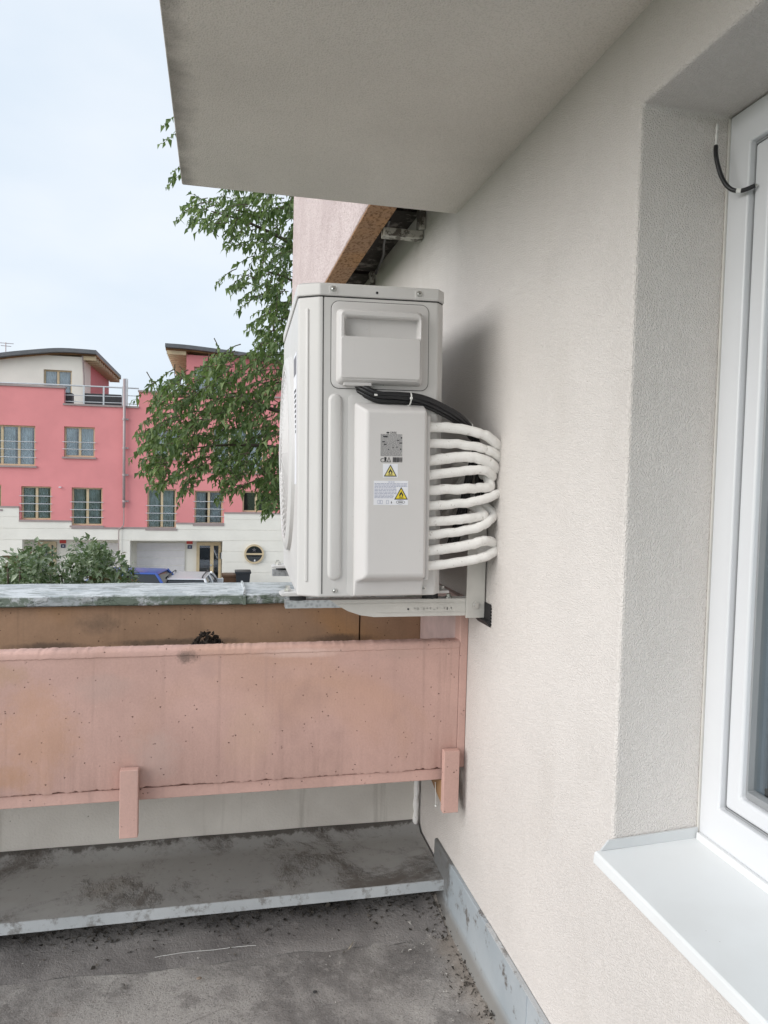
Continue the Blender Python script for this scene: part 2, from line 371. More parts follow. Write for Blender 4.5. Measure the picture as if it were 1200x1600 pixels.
M['blueplate'] = flat('number_plate_blue', (.03, .04, .10), .5)
M['asphalt'] = flat('asphalt', (.09, .09, .092), .9, var=.2, scale=3, bump=.004)
M['pave'] = flat('paving', (.42, .41, .39), .9, var=.12, scale=2)
M['grass'] = flat('lawn', (.12, .15, .07), .95, var=.3, scale=4)
M['soil'] = flat('dry_soil', (.045, .033, .024), .98, var=.5, scale=60, bump=.004)
M['bark'] = flat('bark', (.10, .075, .055), .9, var=.3, scale=14, bump=.006)
def leaf(name, a, b, tr=.42, gloss=.45):
    n = NT(name, gloss, spec=.4); g = n.t.nodes.new('ShaderNodeNewGeometry')
    rnd = g.outputs['Random Per Island']
    colr = n.mix(n.math('POWER', rnd, 1.6), a, b); n.col(colr)
    tl = n.t.nodes.new('ShaderNodeBsdfTranslucent'); n.t.links.new(n.mix(.5, colr, (.22, .34, .06)), tl.inputs[0])
    ms = n.t.nodes.new('ShaderNodeMixShader'); ms.inputs[0].default_value = tr
    o = [x for x in n.t.nodes if x.type == 'OUTPUT_MATERIAL'][0]
    n.t.links.new(n.b.outputs[0], ms.inputs[1]); n.t.links.new(tl.outputs[0], ms.inputs[2]); n.t.links.new(ms.outputs[0], o.inputs[0])
    return n.m
M['leaf'] = leaf('tree_leaf', (.055, .10, .035), (.25, .33, .14))
M['shrubleaf'] = leaf('shrub_leaf', (.07, .12, .05), (.40, .46, .33), .25, .3)
M['shrubdry'] = leaf('shrub_bronze_leaf', (.10, .06, .03), (.17, .12, .05), .2)
# ================================================================== near structure
XW = .76                       # face of the stucco wall
GZ = -4.95                     # street level
FZ = -1.44                     # terrace floor
# ---- wall with window opening
WY0, WY1, WZ0, WZ1 = -.25, 1.28, -.735, .704
o = MB().holes((-3.2, 6.4), (GZ, 4.0), [(WY0, WY1, WZ0, WZ1)], XW, XW+.34, lambda u, v, w: (w, u, v)).build('stucco_wall', M['stucco'], weld=True)
tag(o, 'long off-white stucco wall with a deep window opening, behind the air conditioner', 'wall')
md = o.modifiers.new('bevel', 'BEVEL'); md.width = .007; md.segments = 3; md.limit_method = 'ANGLE'; md.angle_limit = radians(60)
# ---- overhead balcony slab
m = MB().box((-.118, -3.0, .876), (XW+.05, 2.398, 1.10))
o = m.build('balcony_slab', M['soffit'], bevel=.005)
tag(o, 'grey plastered balcony slab overhead with a grimy dark outer edge', 'balcony')
# ---- upper loggia parapet beyond the slab
rt = wbase('loggia_parapet', (.55, 3.9, .94)); tag(rt, 'pinkish plaster parapet of the neighbouring loggia seen from below, above the air conditioner', 'parapet')
pk = NT('pink_plaster', .95, spec=.15); f_ = pk.noise(95, 3, .7)
bs = pk.mix(pk.ramp(pk.noise(3, 4), .3, .7), (.62, .52, .515), (.72, .62, .61)); bs = pk.mix(pk.ramp(f_, .36, .54, .5, 0), bs, (.36, .26, .25))
pk.col(bs); pk.bump(f_, .009)
og = NT('orange_roughcast', .95, spec=.15); f_ = og.noise(85, 3, .7, vec=og.map(scale=(1, .5, 1)))
bs = og.mix(og.ramp(og.noise(3, 4), .35, .65), (.50, .275, .135), (.42, .26, .17)); bs = og.mix(og.ramp(f_, .36, .54, .75, 0), bs, (.17, .09, .05))
og.col(bs); og.bump(f_, .006)
MB().box((.500, 2.403, .946), (.600, 5.36, 2.4)).build('parapet_face', pk.m, rt, bevel=.006)
MB().box((.502, 2.405, .938), (.598, 5.355, .9455)).build('underside', og.m, rt)
# cross pieces between parapet and wall, boarded void above
rt2 = wbase('soffit_cross_frame', (.68, 3.4, .95)); tag(rt2, 'dirty white battens with dark mouldy gaps between the loggia parapet and the wall', 'frame')
dw = NT('flaking_white', .8); fl = dw.noise(22, 6, .7); dw.col(dw.mix(dw.ramp(fl, .46, .56), (.52, .50, .46), (.13, .115, .10))); dw.bump(fl, .003)
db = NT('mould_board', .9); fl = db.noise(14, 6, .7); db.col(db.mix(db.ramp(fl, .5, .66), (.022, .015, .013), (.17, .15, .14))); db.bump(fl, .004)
for y in (2.79, 3.72, 4.6):
    MB().box((.602, y, .915), (.757, y+.05, .945)).build('batten', dw.m, rt2, bevel=.002)
for y0, y1 in ((2.405, 2.785), (2.845, 3.715), (3.775, 4.595), (4.655, 5.3)):
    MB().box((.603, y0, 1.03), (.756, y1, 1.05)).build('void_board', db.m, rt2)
    MB().box((.735, y1-.02, .947), (.757, y1+.03, 1.029)).build('end_block', dw.m, rt2)
MB().tube(smooth_path([(.64, 2.87, 1.0), (.66, 3.05, .97), (.70, 3.25, .975), (.742, 3.6, .99)]), .006, 6).build('loose_cable', M['cable'], rt2)
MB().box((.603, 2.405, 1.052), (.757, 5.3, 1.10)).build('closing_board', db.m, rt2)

# ---- terrace floor
m = MB(); nx, ny = 60, 80; X0, X1, Y0, Y1 = -2.6, XW-.001, -2.6, 2.62
for j in range(ny+1):
    for i in range(nx+1):
        x, y = X0+(X1-X0)*i/nx, Y0+(Y1-Y0)*j/ny
        z = FZ+.010*mnoise.noise((x*2.2, y*2.2, 0))+.004*mnoise.noise((x*9, y*9, 3))
        z += .055*max(0, (y-2.12)/.5)**1.5 + .03*max(0, (x-.66)/.1)**2
        m.v.append((x, y, z))
for j in range(ny):
    for i in range(nx):
        a = j*(nx+1)+i; m.f.append((a, a+1, a+nx+2, a+nx+1))
struct(m.build('terrace_floor', M['floor'], smooth='all'))
struct(MB().box((-2.6, -2.6, -1.70), (XW-.002, 2.60, -1.475)).build('terrace_slab', M['greywall']))
# tarred sheet towards the parapet, ragged front edge; tone also paints the ledge's shade
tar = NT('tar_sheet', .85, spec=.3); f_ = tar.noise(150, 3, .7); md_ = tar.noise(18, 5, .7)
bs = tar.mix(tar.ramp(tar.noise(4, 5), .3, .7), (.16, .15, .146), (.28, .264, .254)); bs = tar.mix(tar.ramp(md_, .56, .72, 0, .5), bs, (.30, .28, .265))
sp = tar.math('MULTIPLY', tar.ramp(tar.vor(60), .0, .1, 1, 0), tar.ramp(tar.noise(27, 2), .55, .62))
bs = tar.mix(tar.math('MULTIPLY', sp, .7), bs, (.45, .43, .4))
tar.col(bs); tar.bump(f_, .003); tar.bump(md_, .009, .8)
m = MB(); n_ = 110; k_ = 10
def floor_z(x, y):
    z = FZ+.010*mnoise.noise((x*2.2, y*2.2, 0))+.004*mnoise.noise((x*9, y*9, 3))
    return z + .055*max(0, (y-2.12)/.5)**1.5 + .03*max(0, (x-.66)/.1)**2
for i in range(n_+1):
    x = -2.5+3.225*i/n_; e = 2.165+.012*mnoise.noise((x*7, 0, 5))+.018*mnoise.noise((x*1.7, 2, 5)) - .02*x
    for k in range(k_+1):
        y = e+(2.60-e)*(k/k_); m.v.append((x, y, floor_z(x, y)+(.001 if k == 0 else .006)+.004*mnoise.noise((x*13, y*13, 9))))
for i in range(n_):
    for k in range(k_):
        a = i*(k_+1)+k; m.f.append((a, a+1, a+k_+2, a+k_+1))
tag(m.build('tar_sheet', tar.m, smooth='all'), 'tarred roofing sheet lapped along the foot of the ledge, darkened with painted shade', 'roofing felt')
# overlapping felt strips running out from it
fs = NT('felt_strip', .92, spec=.2); f_ = fs.noise(170, 3, .7); md_ = fs.noise(28, 5, .7)
bs = fs.mix(fs.ramp(fs.noise(3, 5), .3, .7), (.26, .245, .235), (.40, .38, .36)); bs = fs.mix(fs.ramp(md_, .52, .7, 0, .35), bs, (.47, .45, .43))
bs = fs.mix(fs.ramp(f_, .3, .5, .6, 0), bs, (.10, .095, .09)); fs.col(bs); fs.bump(f_, .003); fs.bump(md_, .006)
for k, (xa, xb, ya) in enumerate(()):
    m = MB(); nn = 26
    for j in range(nn+1):
        y = ya+(2.16-ya)*j/nn
        for q in range(4):
            x = xa+(xb-xa)*q/3+.006*mnoise.noise((y*9, q*3., k*7.)); m.v.append((x, y, floor_z(x, y)+(.003 if q in (0, 3) else .006)))
    for j in range(nn):
        for q in range(3): a = j*4+q; m.f.append((a, a+1, a+5, a+4))
    tag(m.build('felt_strip', M['floor'], smooth='all'), ['narrow grey roofing felt strip in the middle of the terrace floor', 'narrow grey roofing felt strip beside the wall flashing'][k], 'roofing felt', 'felt patches on the terrace floor')

# ---- parapet wall with planter
rt = wbase('parapet_wall', (-.7, 2.75, FZ)); tag(rt, 'grey parapet wall at the end of the terrace with a metal coping', 'wall')
MB().box((-2.6, 2.636, GZ), (XW-.001, 2.86, -.60)).build('lower_wall', M['greywall'], rt)
MB().box((-2.6, 2.622, -.90), (.508, 2.86, -.452)).build('upper_wall', M['trough'], rt)
MB().box((.514, 2.624, -.90), (XW-.001, 2.86, -.455)).build('upper_wall', M['trough'], rt)
# coping: folded zinc, two sheets with a standing seam
def coping(xa, xb):
    m = MB(); prof = [(2.596, -.452), (2.592, -.448), (2.590, -.420), (2.597, -.4155), (2.74, -.4125), (2.885, -.418), (2.89, -.46), (2.884, -.46), (2.876, -.424), (2.74, -.4195), (2.60, -.4225), (2.600, -.452)]
    n_ = max(6, int((xb-xa)*30)); rings = []
    for i in range(n_+1):
        x = xa+(xb-xa)*i/n_
        rings.append([(x, y+.0022*mnoise.noise((x*6, y*3, 1)), z+.0022*mnoise.noise((x*7, y*5, 2))) for y, z in prof])
    return m.loft(rings)
xs_ = atY(382, 925, 2.6).x
coping(-2.6, xs_).build('coping_sheet', M['zinc'], rt, smooth=True)
coping(xs_+.002, XW-.002).build('coping_sheet', M['zinc'], rt, smooth=True)
MB().add([(xs_-.006, 2.586, -.452), (xs_+.005, 2.586, -.452), (xs_+.004, 2.586, -.42), (xs_-.005, 2.586, -.412), (xs_-.002, 2.62, -.398), (xs_+.003, 2.62, -.398), (xs_-.004, 2.87, -.409), (xs_+.003, 2.87, -.409), (xs_-.006, 2.60, -.452), (xs_+.005, 2.60, -.452)],
    [(0,1,2,3), (3,2,5,4), (4,5,7,6), (0,3,8), (3,4,8), (4,6,8), (1,9,2), (2,9,5), (5,9,7)]).build('standing_seam', M['zinc'], rt)
# ---- concrete flower trough
rt = wbase('concrete_planter', (-.6, 2.3, -.93)); tag(rt, 'long salmon pink concrete flower trough fixed along the parapet wall', 'planter')
pn = NT  # planter front: gently uneven slab with rounded rim and a ragged lower edge
m = MB(); n_ = 700; rings = []
smear = M['pinkc']
for i in range(n_+1):
    x = -2.4+(.732+2.4)*i/n_
    w_ = .0025*mnoise.noise((x*3, 1, 1)); rag = .004*mnoise.noise((x*30, 0, 4))+.0035*mnoise.noise((x*90, 0, 7))+.006*mnoise.noise((x*5, 0, 2))
    rz = .0018*mnoise.noise((x*40, 0, 3))+.0016*mnoise.noise((x*120, 0, 6))-.004*max(0, mnoise.noise((x*17, 0, 12))-.45); zb = -.893+.0*x
    rings.append([(x, 2.153+w_, zb+rag), (x, 2.150+w_, zb+.006+rag*.6), (x, 2.150+w_, -.70), (x, 2.150+w_, -.5195+rz), (x, 2.1475+w_, -.517+rz), (x, 2.1475+w_, -.505+rz), (x, 2.152+w_, -.499+rz),
                  (x, 2.158, -.4965+rz), (x, 2.192, -.4965+rz), (x, 2.20, -.503), (x, 2.20, -.90), (x, 2.165, zb+rag*.5)])
m.loft(rings).build('front_panel', M['pinkc'], rt, smooth=True)
MB().box((-2.4, 2.159, -.931), (.690, 2.20, -.897)).build('bottom_rail', M['pinkc'], rt, bevel=.002)
MB().box((-2.4, 2.201, -.931), (.72, 2.635, -.87)).build('trough_floor', M['trough'], rt)
MB().box((.733, 2.1495, -.893), (.7595, 2.20, -.365)).build('end_post', M['pinkc'], rt, bevel=.003)
MB().box((.738, 2.2005, -.87), (.7595, 2.62, -.365)).build('end_cheek', M['cheek'], rt, bevel=.002)
# soil in the trough
m = MB(); nx, ny = 160, 14
for j in range(ny+1):
    for i in range(nx+1):
        x, y = -2.39+3.12*i/nx, 2.202+.418*j/ny
        m.v.append((x, y, -.618+.018*mnoise.noise((x*5, y*5, 1))+.012*mnoise.noise((x*22, y*22, 2))))
for j in range(ny):
    for i in range(nx): a = j*(nx+1)+i; m.f.append((a, a+1, a+nx+2, a+nx+1))
tag(m.build('soil_bed', M['soil'], smooth='all'), 'dry dark earth filling the pink concrete trough', None, kind='stuff')
# mound of crumbly soil
c0 = atY(325, 1002, 2.42); m = MB(); rnd = random.Random(3)
for k in range(900):
    a, rr = rnd.uniform(0, 2*pi), rnd.random()**.5
    h = (1-rr**2)*.066*(1+.25*sin(a*3))
    p = Vector((c0.x+cos(a)*rr*.068, 2.42+sin(a)*rr*.075, -.592+h+rnd.uniform(-.006, .006)))
    s_ = rnd.uniform(.003, .0085)
    q = [p+Vector((rnd.uniform(-1, 1), rnd.uniform(-1, 1), rnd.uniform(-1, 1))).normalized()*s_ for _ in range(5)]
    m.add(q, [(0,1,2), (0,2,3), (0,3,4), (1,2,4), (2,3,4), (0,1,4)])
rg = []
for k in range(9):
    t = k/8; r_ = .068*(1-t*t)**.5 if t < 1 else .001
    rg.append([(c0.x+cos(2*pi*i/20)*r_*(1+.15*mnoise.noise((i*.9, k*.5, 2))), 2.42+sin(2*pi*i/20)*r_*1.05, -.635+.10*t) for i in range(20)])
m.loft(rg)
tag(m.build('soil_mound', M['soil']), 'small dark crumbly heap of earth in the trough', 'soil heap')
# ---- planter support tabs
def bracket(xa, xb, lab):
    xc = (xa+xb)/2; rt = wbase('planter_bracket', (xc, 2.3, -1.02)); tag(rt, lab, 'bracket', 'pink brackets under the planter')
    MB().box((xa, 2.118, -1.020), (xb, 2.144, -.828)).build('front_tab', M['pinkc'], rt, bevel=.002)
    MB().loft([[(x, 2.1445, -1.005), (x, 2.158, -.933), (x, 2.63, -.933), (x, 2.63, -.975), (x, 2.30, -.965)] for x in (xa+.004, xb-.012)]).build('gusset', M['woodb'], rt)
    return rt
bracket(-.252, -.203, 'left pink bracket hanging below the middle of the planter')
bracket(.684, .733, 'right pink bracket below the planter, next to the stucco wall')
# ---- sheet-metal ledge at the foot of the parapet
rt = wbase('sheet_metal_ledge', (-.6, 2.45, -1.35)); tag(rt, 'dirty grey sheet-metal ledge along the foot of the parapet wall', 'flashing')
m = MB(); nx, ny = 90, 8
for j in range(ny+1):
    for i in range(nx+1):
        x = -2.5+(.752+2.5)*i/nx; y = 2.283+(2.640-2.283)*j/ny
        z = -1.322+.012*(j/ny)+.0022*mnoise.noise((x*3, y*4, 1))
        if j == ny: z += .03; y -= .006
        m.v.append((x, y, z))
for j in range(ny):
    for i in range(nx): a = j*(nx+1)+i; m.f.append((a, a+1, a+nx+2, a+nx+1))
m.build('ledge_sheet', M['sheet'], rt, smooth='all')
m = MB(); rings = []
for i in range(61):
    x = -2.5+(.751+2.5)*i/60; w_ = .002*mnoise.noise((x*5, 0, 2))
    rings.append([(x, 2.2815+w_, -1.321), (x, 2.278+w_, -1.3215), (x, 2.275+w_, -1.354), (x, 2.277+w_, -1.354), (x, 2.284, -1.3235)])
m.loft(rings).build('folded_lip', M['lip'], rt)
# sealing bead and dangling thread by the corner
m = MB(); m.tube([(.742+.003*mnoise.noise((k*.7, 1, 1)), 2.628, -1.30+.37*k/14) for k in range(15)], .011, 8, lambda t: .010+.002*sin(t*37))
tag(m.build('sealant_bead', M['foam'], smooth='all'), 'pale vertical foam sealant bead in the corner below the planter', 'sealant')
p0 = atY(680, 1222, 2.2); p1 = atY(681, 1257, 2.2)
m = MB(); m.tube([p0, (p0+p1)/2+Vector((.001, 0, 0)), p1], .0012, 5); m.cyl(p1, p1-Vector((0, 0, .006)), .004, 6)
tag(m.build('dangling_thread', M['tie'], None), 'thin pale thread dangling beside the right planter bracket', 'thread')
# ---- flashing at the wall foot
rt = wbase('wall_base_flashing', (.75, 1.2, FZ)); tag(rt, 'blue-grey painted metal flashing along the foot of the stucco wall', 'flashing')
for ya, yb in ((-2.5, 1.62), (1.615, 2.40)):
    m = MB(); rings = []; n_ = 30; d = .002 if yb > 2 else 0
    for i in range(n_+1):
        y = ya+(yb-ya)*i/n_; w_ = .002*mnoise.noise((0, y*6, 3))
        rings.append([(.759, y, -1.24), (.752+w_-d, y, -1.24), (.750+w_-d, y, -1.245), (.747+w_-d, y, -1.38), (.732+w_-d, y, -1.425), (.759, y, -1.425)])
    m.loft(rings).build('flashing_strip', M['baseflash'], rt)
MB().loft([[(.758, y, -1.238), (.7475, y, -1.238), (.7475, y, -1.2445), (.758, y, -1.2445)] for y in (-2.5, 0, 1.9)]).build('top_fold', M['lip'], rt)
# ---- window
rt = wbase('window', (.98, .5, -.70)); tag(rt, 'white plastic framed window set deep in the stucco wall at the right', 'window')
FX = .949
YH = atX(1131, 1100, FX).y; YS = atX(1140, 1100, FX+.010).y; YB = atX(1163, 1100, FX+.010).y; YG = atX(1174, 1100, FX+.022).y; ZB = atX(1157, 1249, FX+.010).z
fr = lambda u, v, w: (w, u, v)
MB().holes((WY0+.002, WY1-.002), (-.732, WZ1-.002), [(WY0+.06, YH, -.622, .634)], FX, FX+.07, fr).build('outer_frame', M['pvc'], rt, bevel=.004, weld=True)
MB().holes((WY0+.055, YS), (-.617, .629), [(WY0+.12, YB, ZB, .58)], FX+.010, FX+.065, fr).build('sash', M['pvc'], rt, bevel=.006, weld=True)
MB().holes((WY0+.052, YH-.0005), (-.6215, .6335), [(WY0+.056, YS+.0005, -.6175, .6295)], FX+.012, FX+.06, fr).build('frame_gasket', M['gasket'], rt)
MB().holes((WY0+.12, YB), (ZB, .58), [(WY0+.134, YG, ZB+.014, .566)], FX+.022, FX+.05, fr).build('glazing_bead', M['gasket'], rt, bevel=.002, weld=True)
MB().box((FX-.004, 1.2755, -.70), (FX+.001, 1.2795, .70)).build('sealant', M['brpaint'], rt, bevel=.001)
MB().box((FX+.036, WY0+.13, -.566), (FX+.042, YG+.004, .57)).build('pane', M['glass'], rt)
# room behind: pale blind slats and dim room
rm = wbase('room_blind', (FX+.15, .5, -.7)); tag(rm, 'grey-green vertical blind hanging behind the white window', 'blind')
vb = flat('blind_fabric', (.20, .23, .215), .8, var=.25, scale=5)
for k in range(17):
    y = -.15+.083*k
    MB().box((FX+.15+.02*(k % 2), y, -.68), (FX+.153+.02*(k % 2), y+.078, .68)).build('slat', vb, rm)
MB().holes((-.5, 1.6), (-.9, .9), [], FX+.36, FX+.38, fr).build('room_back', M['room'], rm)
# sill
rt = wbase('window_sill', (.83, .5, -.72)); tag(rt, 'white folded metal window sill projecting from the stucco wall', 'sill')
sx, sz, bx_, bz = .722, -.7135, FX-.003, -.704
m = MB().loft([[(bx_, y, bz+.012), (bx_, y, bz), (sx+.004, y, sz), (sx, y, sz-.003), (sx-.002, y, sz-.022), (sx+.002, y, sz-.0225), (sx+.006, y, sz-.007), (bx_, y, bz-.006)] for y in (-.3, .5, 1.279)])
m.build('sill_sheet', M['sill'], rt, bevel=.0012)
MB().add([(FX-.004, 1.2745, bz), (sx+.012, 1.2745, sz+.001), (sx+.028, 1.2745, sz+.020), (FX-.004, 1.2745, bz+.021), (FX-.004, 1.2785, bz), (sx+.012, 1.2785, sz+.001), (sx+.028, 1.2785, sz+.020), (FX-.004, 1.2785, bz+.021)],
    [(0,1,2,3), (7,6,5,4), (2,6,7,3), (1,5,6,2), (0,4,5,1), (0,3,7,4)]).build('end_upstand', M['upstand'], rt)
MB().box((FX-.009, -.3, bz-.002), (FX-.001, 1.272, bz+.013)).build('rear_upstand', M['sill'], rt, bevel=.001)
MB().box((XW+.001, -.3, -.80), (FX-.01, 1.2788, -.722)).build('mortar_bed', M['stucco'], rt)
# loose wall cable
rt = wbase('wall_cable', (.94, 1.2, .45)); tag(rt, 'short black cable end dangling from the top corner of the window reveal', 'cable')
cp = [atY(1121, 192, 1.277), atY(1119, 222, 1.268), atY(1119, 245, 1.26), atY(1127, 275, 1.25), atY(1140, 294, 1.235), atY(1158, 298, 1.22), atY(1180, 290, 1.205)]
pp = smooth_path(cp, 8)
MB().tube(pp[10:], .0042, 8).build('sheath', M['cable'], rt, smooth='all')
MB().tube(pp[:12], .0030, 7, lambda t: .0012+.0022*abs(sin(t*9))*(1-t*.5)).build('plaster_smear', M['tie'], rt, smooth='all')
MB().cyl(pp[-1], pp[-1]+(pp[-1]-pp[-2]).normalized()*.004, .0022, 8).build('copper_end', M['chrome'], rt)
MB().cyl(pp[-12], pp[-9], .0046, 8).build('pale_band', M['tie'], rt)
# ---- floor debris
rnd = random.Random(31); m = MB()                        # earth crumbs; their dark colour also paints the shade under the lip
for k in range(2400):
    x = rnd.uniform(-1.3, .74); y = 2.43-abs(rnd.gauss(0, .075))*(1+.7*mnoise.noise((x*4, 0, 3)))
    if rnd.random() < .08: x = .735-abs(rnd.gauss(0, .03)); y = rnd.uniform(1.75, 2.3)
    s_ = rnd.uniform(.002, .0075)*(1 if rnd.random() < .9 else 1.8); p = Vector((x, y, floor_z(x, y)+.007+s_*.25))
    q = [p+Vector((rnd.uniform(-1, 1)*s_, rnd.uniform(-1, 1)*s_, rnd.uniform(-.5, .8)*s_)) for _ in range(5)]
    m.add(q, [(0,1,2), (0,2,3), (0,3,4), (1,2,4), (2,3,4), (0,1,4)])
dd_ = NT('shaded_dirt', .95); g_ = dd_.t.nodes.new('ShaderNodeNewGeometry'); dd_.col(dd_.mix(g_.outputs['Random Per Island'], (.03, .026, .022), (.10, .088, .075)))
tag(m.build('shaded_dirt_crumbs', dd_.m), 'earthy crumbs under the sheet-metal ledge and along the wall, darkened with painted shade', None, kind='stuff')
rnd = random.Random(11); m = MB()
for k in range(800):
    x, y = rnd.uniform(-1.2, .73), rnd.uniform(1.2, 2.28)
    if rnd.random() < .3: x = .73-abs(rnd.gauss(0, .07))
    elif rnd.random() < .25: y = 2.26-abs(rnd.gauss(0, .08))
    s_ = rnd.uniform(.0012, .0036)*(2 if rnd.random() < .05 else 1); p = Vector((x, y, floor_z(x, y)+.006+s_*.3))
    q = [p+Vector((rnd.uniform(-1, 1)*s_, rnd.uniform(-1, 1)*s_, rnd.uniform(-.5, .6)*s_)) for _ in range(5)]
    m.add(q, [(0,1,2), (0,2,3), (0,3,4), (1,2,4), (2,3,4), (0,1,4)])
gr = NT('grit', .9); g_ = gr.t.nodes.new('ShaderNodeNewGeometry'); gr.col(gr.mix(g_.outputs['Random Per Island'], (.10, .09, .08), (.62, .6, .56)))
tag(m.build('floor_grit', gr.m), 'scattered pale grit and crumbs on the dark terrace floor', None, kind='stuff')
def on_floor(x, y):
    d = ray(x, y); p = d*((FZ+.004)/d.z); return p
def stone(p, s_, lab, seed, c):
    m = MB(); rr = random.Random(seed); rings = []
    for k in range(6):
        t = k/5*pi; rings.append([(p.x+cos(2*pi*i/9)*sin(t)*s_*(1+.2*rr.random()), p.y+sin(2*pi*i/9)*sin(t)*s_*.75*(1+.2*rr.random()), p.z+s_*.45-cos(t)*s_*.45) for i in range(9)])
    m.loft(rings); tag(m.build('pebble', flat('pebble_'+str(seed), c, .9), smooth='all'), lab, 'pebble')
stone(on_floor(190, 1542), .009, 'grey pebble near the lower left of the terrace floor', 1, (.20, .19, .18))
stone(on_floor(311, 1530), .007, 'small brownish pebble right of the grey pebble on the terrace floor', 2, (.24, .19, .15))
stone(on_floor(492, 1551), .006, 'small dark pebble near the middle of the terrace floor', 4, (.04, .04, .04))
p = on_floor(549, 1482)
m = MB().add([p+Vector((-.016, -.02, .010)), p+Vector((-.002, -.008, .018)), p+Vector((.014, .022, .012)), p+Vector((.004, .006, .009)), p+Vector((-.004, -.012, .011))], [(0,1,4), (1,2,3), (1,3,4)])
tag(m.build('dry_leaf', flat('dry_leaf', (.55, .48, .36), .8, var=.2, scale=90)), 'curled pale dry leaf on the dark tarred sheet', 'leaf')
m = MB(); pl = [on_floor(x, y)+Vector((0, 0, .022)) for x, y in ((242, 1498), (268, 1494), (300, 1491), (330, 1488), (362, 1485), (400, 1482))]
pl = [Vector((q.x, q.y, floor_z(q.x, q.y)+.0085)) for q in smooth_path(pl, 10)]
m.tube([q+Vector((0, .002*mnoise.noise((q.x*60, 1, 1)), 0)) for q in pl], .0007, 5)
tag(m.build('pale_string', M['tie']), 'thin pale string lying along the dark tarred sheet', 'string')
# ================================================================== air conditioner
AC = empty('air_conditioner', (.212, 1.955, -.326), (0, -.015, radians(-2.0)))
tag(AC, 'white outdoor air conditioning unit on wall brackets beside the stucco wall', 'air conditioner')
bpy.context.view_layer.update()
ACM = AC.matrix_world.copy(); ACI = ACM.inverted()
def sl(x, y, ly=0.):
    """survey pixel -> unit-local (depth, height) on the side plane ly"""
    d = ACI.to_3x3() @ ray(x, y); o_ = ACI @ Vector((0, 0, 0)); t = (ly-o_.y)/d.y; p = o_+d*t; return p.x, p.z
def quad(x0, y0, x1, y1, ly=0.):
    a, b, c, d = sl(x0, y0, ly), sl(x1, y0, ly), sl(x1, y1, ly), sl(x0, y1, ly)
    return min(a[0], d[0]), max(b[0], c[0]), min(d[1], c[1]), max(a[1], b[1])
W_, D_ = .77, .395
H_ = sl(590, 444.5)[1]
def sec(ins=0., y0=0.):
    e = -ins
    return [(-e*0+ins*1., .032+y0), (.055, ins+y0), (.374-ins*.3, ins+y0), (D_-ins, .028+y0), (D_-ins, W_-.028), (.374, W_-ins), (.05, W_-ins), (ins, W_-.03)]
zt = sl(590, 466)[1]
MB().loft([[(x, y, z) for x, y in sec()] for z in (.0, zt-.0015)]).build('casing', M['acm'], AC, bevel=.006)
MB().loft([[(x, y, z) for x, y in sec(.002)] for z in (zt-.003, zt+.004)]).build('seam', M['acdark'], AC)
MB().loft([[(x, y, z) for x, y in sec(-.0025)] for z in (zt, H_-.004)]+[[(x, y, H_) for x, y in sec(.012)]]).build('top_cover', M['acm'], AC, bevel=.004)
# vertical seam between front shell and side panel
xs = sl(504, 700)[0]
MB().box((xs-.0012, -.0006, .01), (xs+.0012, .004, zt-.002)).build('panel_seam', M['acdark'], AC)
# front-corner rib and side rib
def rib(x, za, zb, hw, pr, ly=0.):
    m = MB(); rings = []
    for s_, d in ((1, 0), (.82, -pr*.75), (.6, -pr)):
        ring = []
        for k in range(12):
            a = pi*k/11; ring.append((x+cos(a)*hw*s_, ly+d, zb-hw+sin(a)*hw*s_))
        for k in range(12):
            a = pi+pi*k/11; ring.append((x+cos(a)*hw*s_, ly+d, za+hw+sin(a)*hw*s_))
        rings.append(ring)
    return m.loft(rings)
q = quad(513, 615, 533, 907)
rib((q[0]+q[1])/2, q[2], q[3], (q[1]-q[0])/2, .008).build('pressed_rib', M['acm'], AC, smooth=True)
# slim groove rib on the angled corner
m = MB(); n1 = Vector((.032, .055, 0)).normalized()
pc = Vector((.024, .0178, 0)); tdir = Vector((.055, -.032, 0)).normalized(); nd = Vector((-.032, -.055, 0)).normalized()
rings = []
for s_, d in ((1, -.0003), (.7, .0022), (.4, .003)):
    ring = []
    for k in range(10): a = pi*k/9; ring.append(pc+tdir*(cos(a)*.0055*s_)+nd*d+Vector((0, 0, zt-.037+sin(a)*.0055*s_)))
    for k in range(10): a = pi+pi*k/9; ring.append(pc+tdir*(cos(a)*.0055*s_)+nd*d+Vector((0, 0, .045+sin(a)*.0055*s_)))
    rings.append(ring)
m.loft(rings).build('pressed_rib', M['acm'], AC, smooth=True)
def rrect(x0, x1, z0, z1, r, ly, n=6):
    pts = []
    for cx, cz, a0 in ((x1-r, z1-r, 0), (x0+r, z1-r, pi/2), (x0+r, z0+r, pi), (x1-r, z0+r, 1.5*pi)):
        for k in range(n+1): a = a0+pi/2*k/n; pts.append((cx+cos(a)*r, ly, cz+sin(a)*r))
    return pts
def screw(x, z, ly, r=.0055, parent=AC):
    m = MB(); c = Vector((x, ly, z))
    m.loft([[(x+cos(2*pi*k/14)*rr, ly-d, z+sin(2*pi*k/14)*rr) for k in range(14)] for rr, d in ((r*1.5, -.0005), (r*1.5, .001), (r, .0012), (r*.95, .003), (r*.6, .0042))])
    s_ = m.build('screw', M['chrome'], parent, smooth=True)
    MB().box((x-r*.55, ly-.0047, z-.0006), (x+r*.55, ly-.0041, z+.0006)).box((x-.0006, ly-.0046, z-r*.55), (x+.0006, ly-.0042, z+r*.55)).build('slot', M['ink'], s_ if parent is AC else None)
    return s_
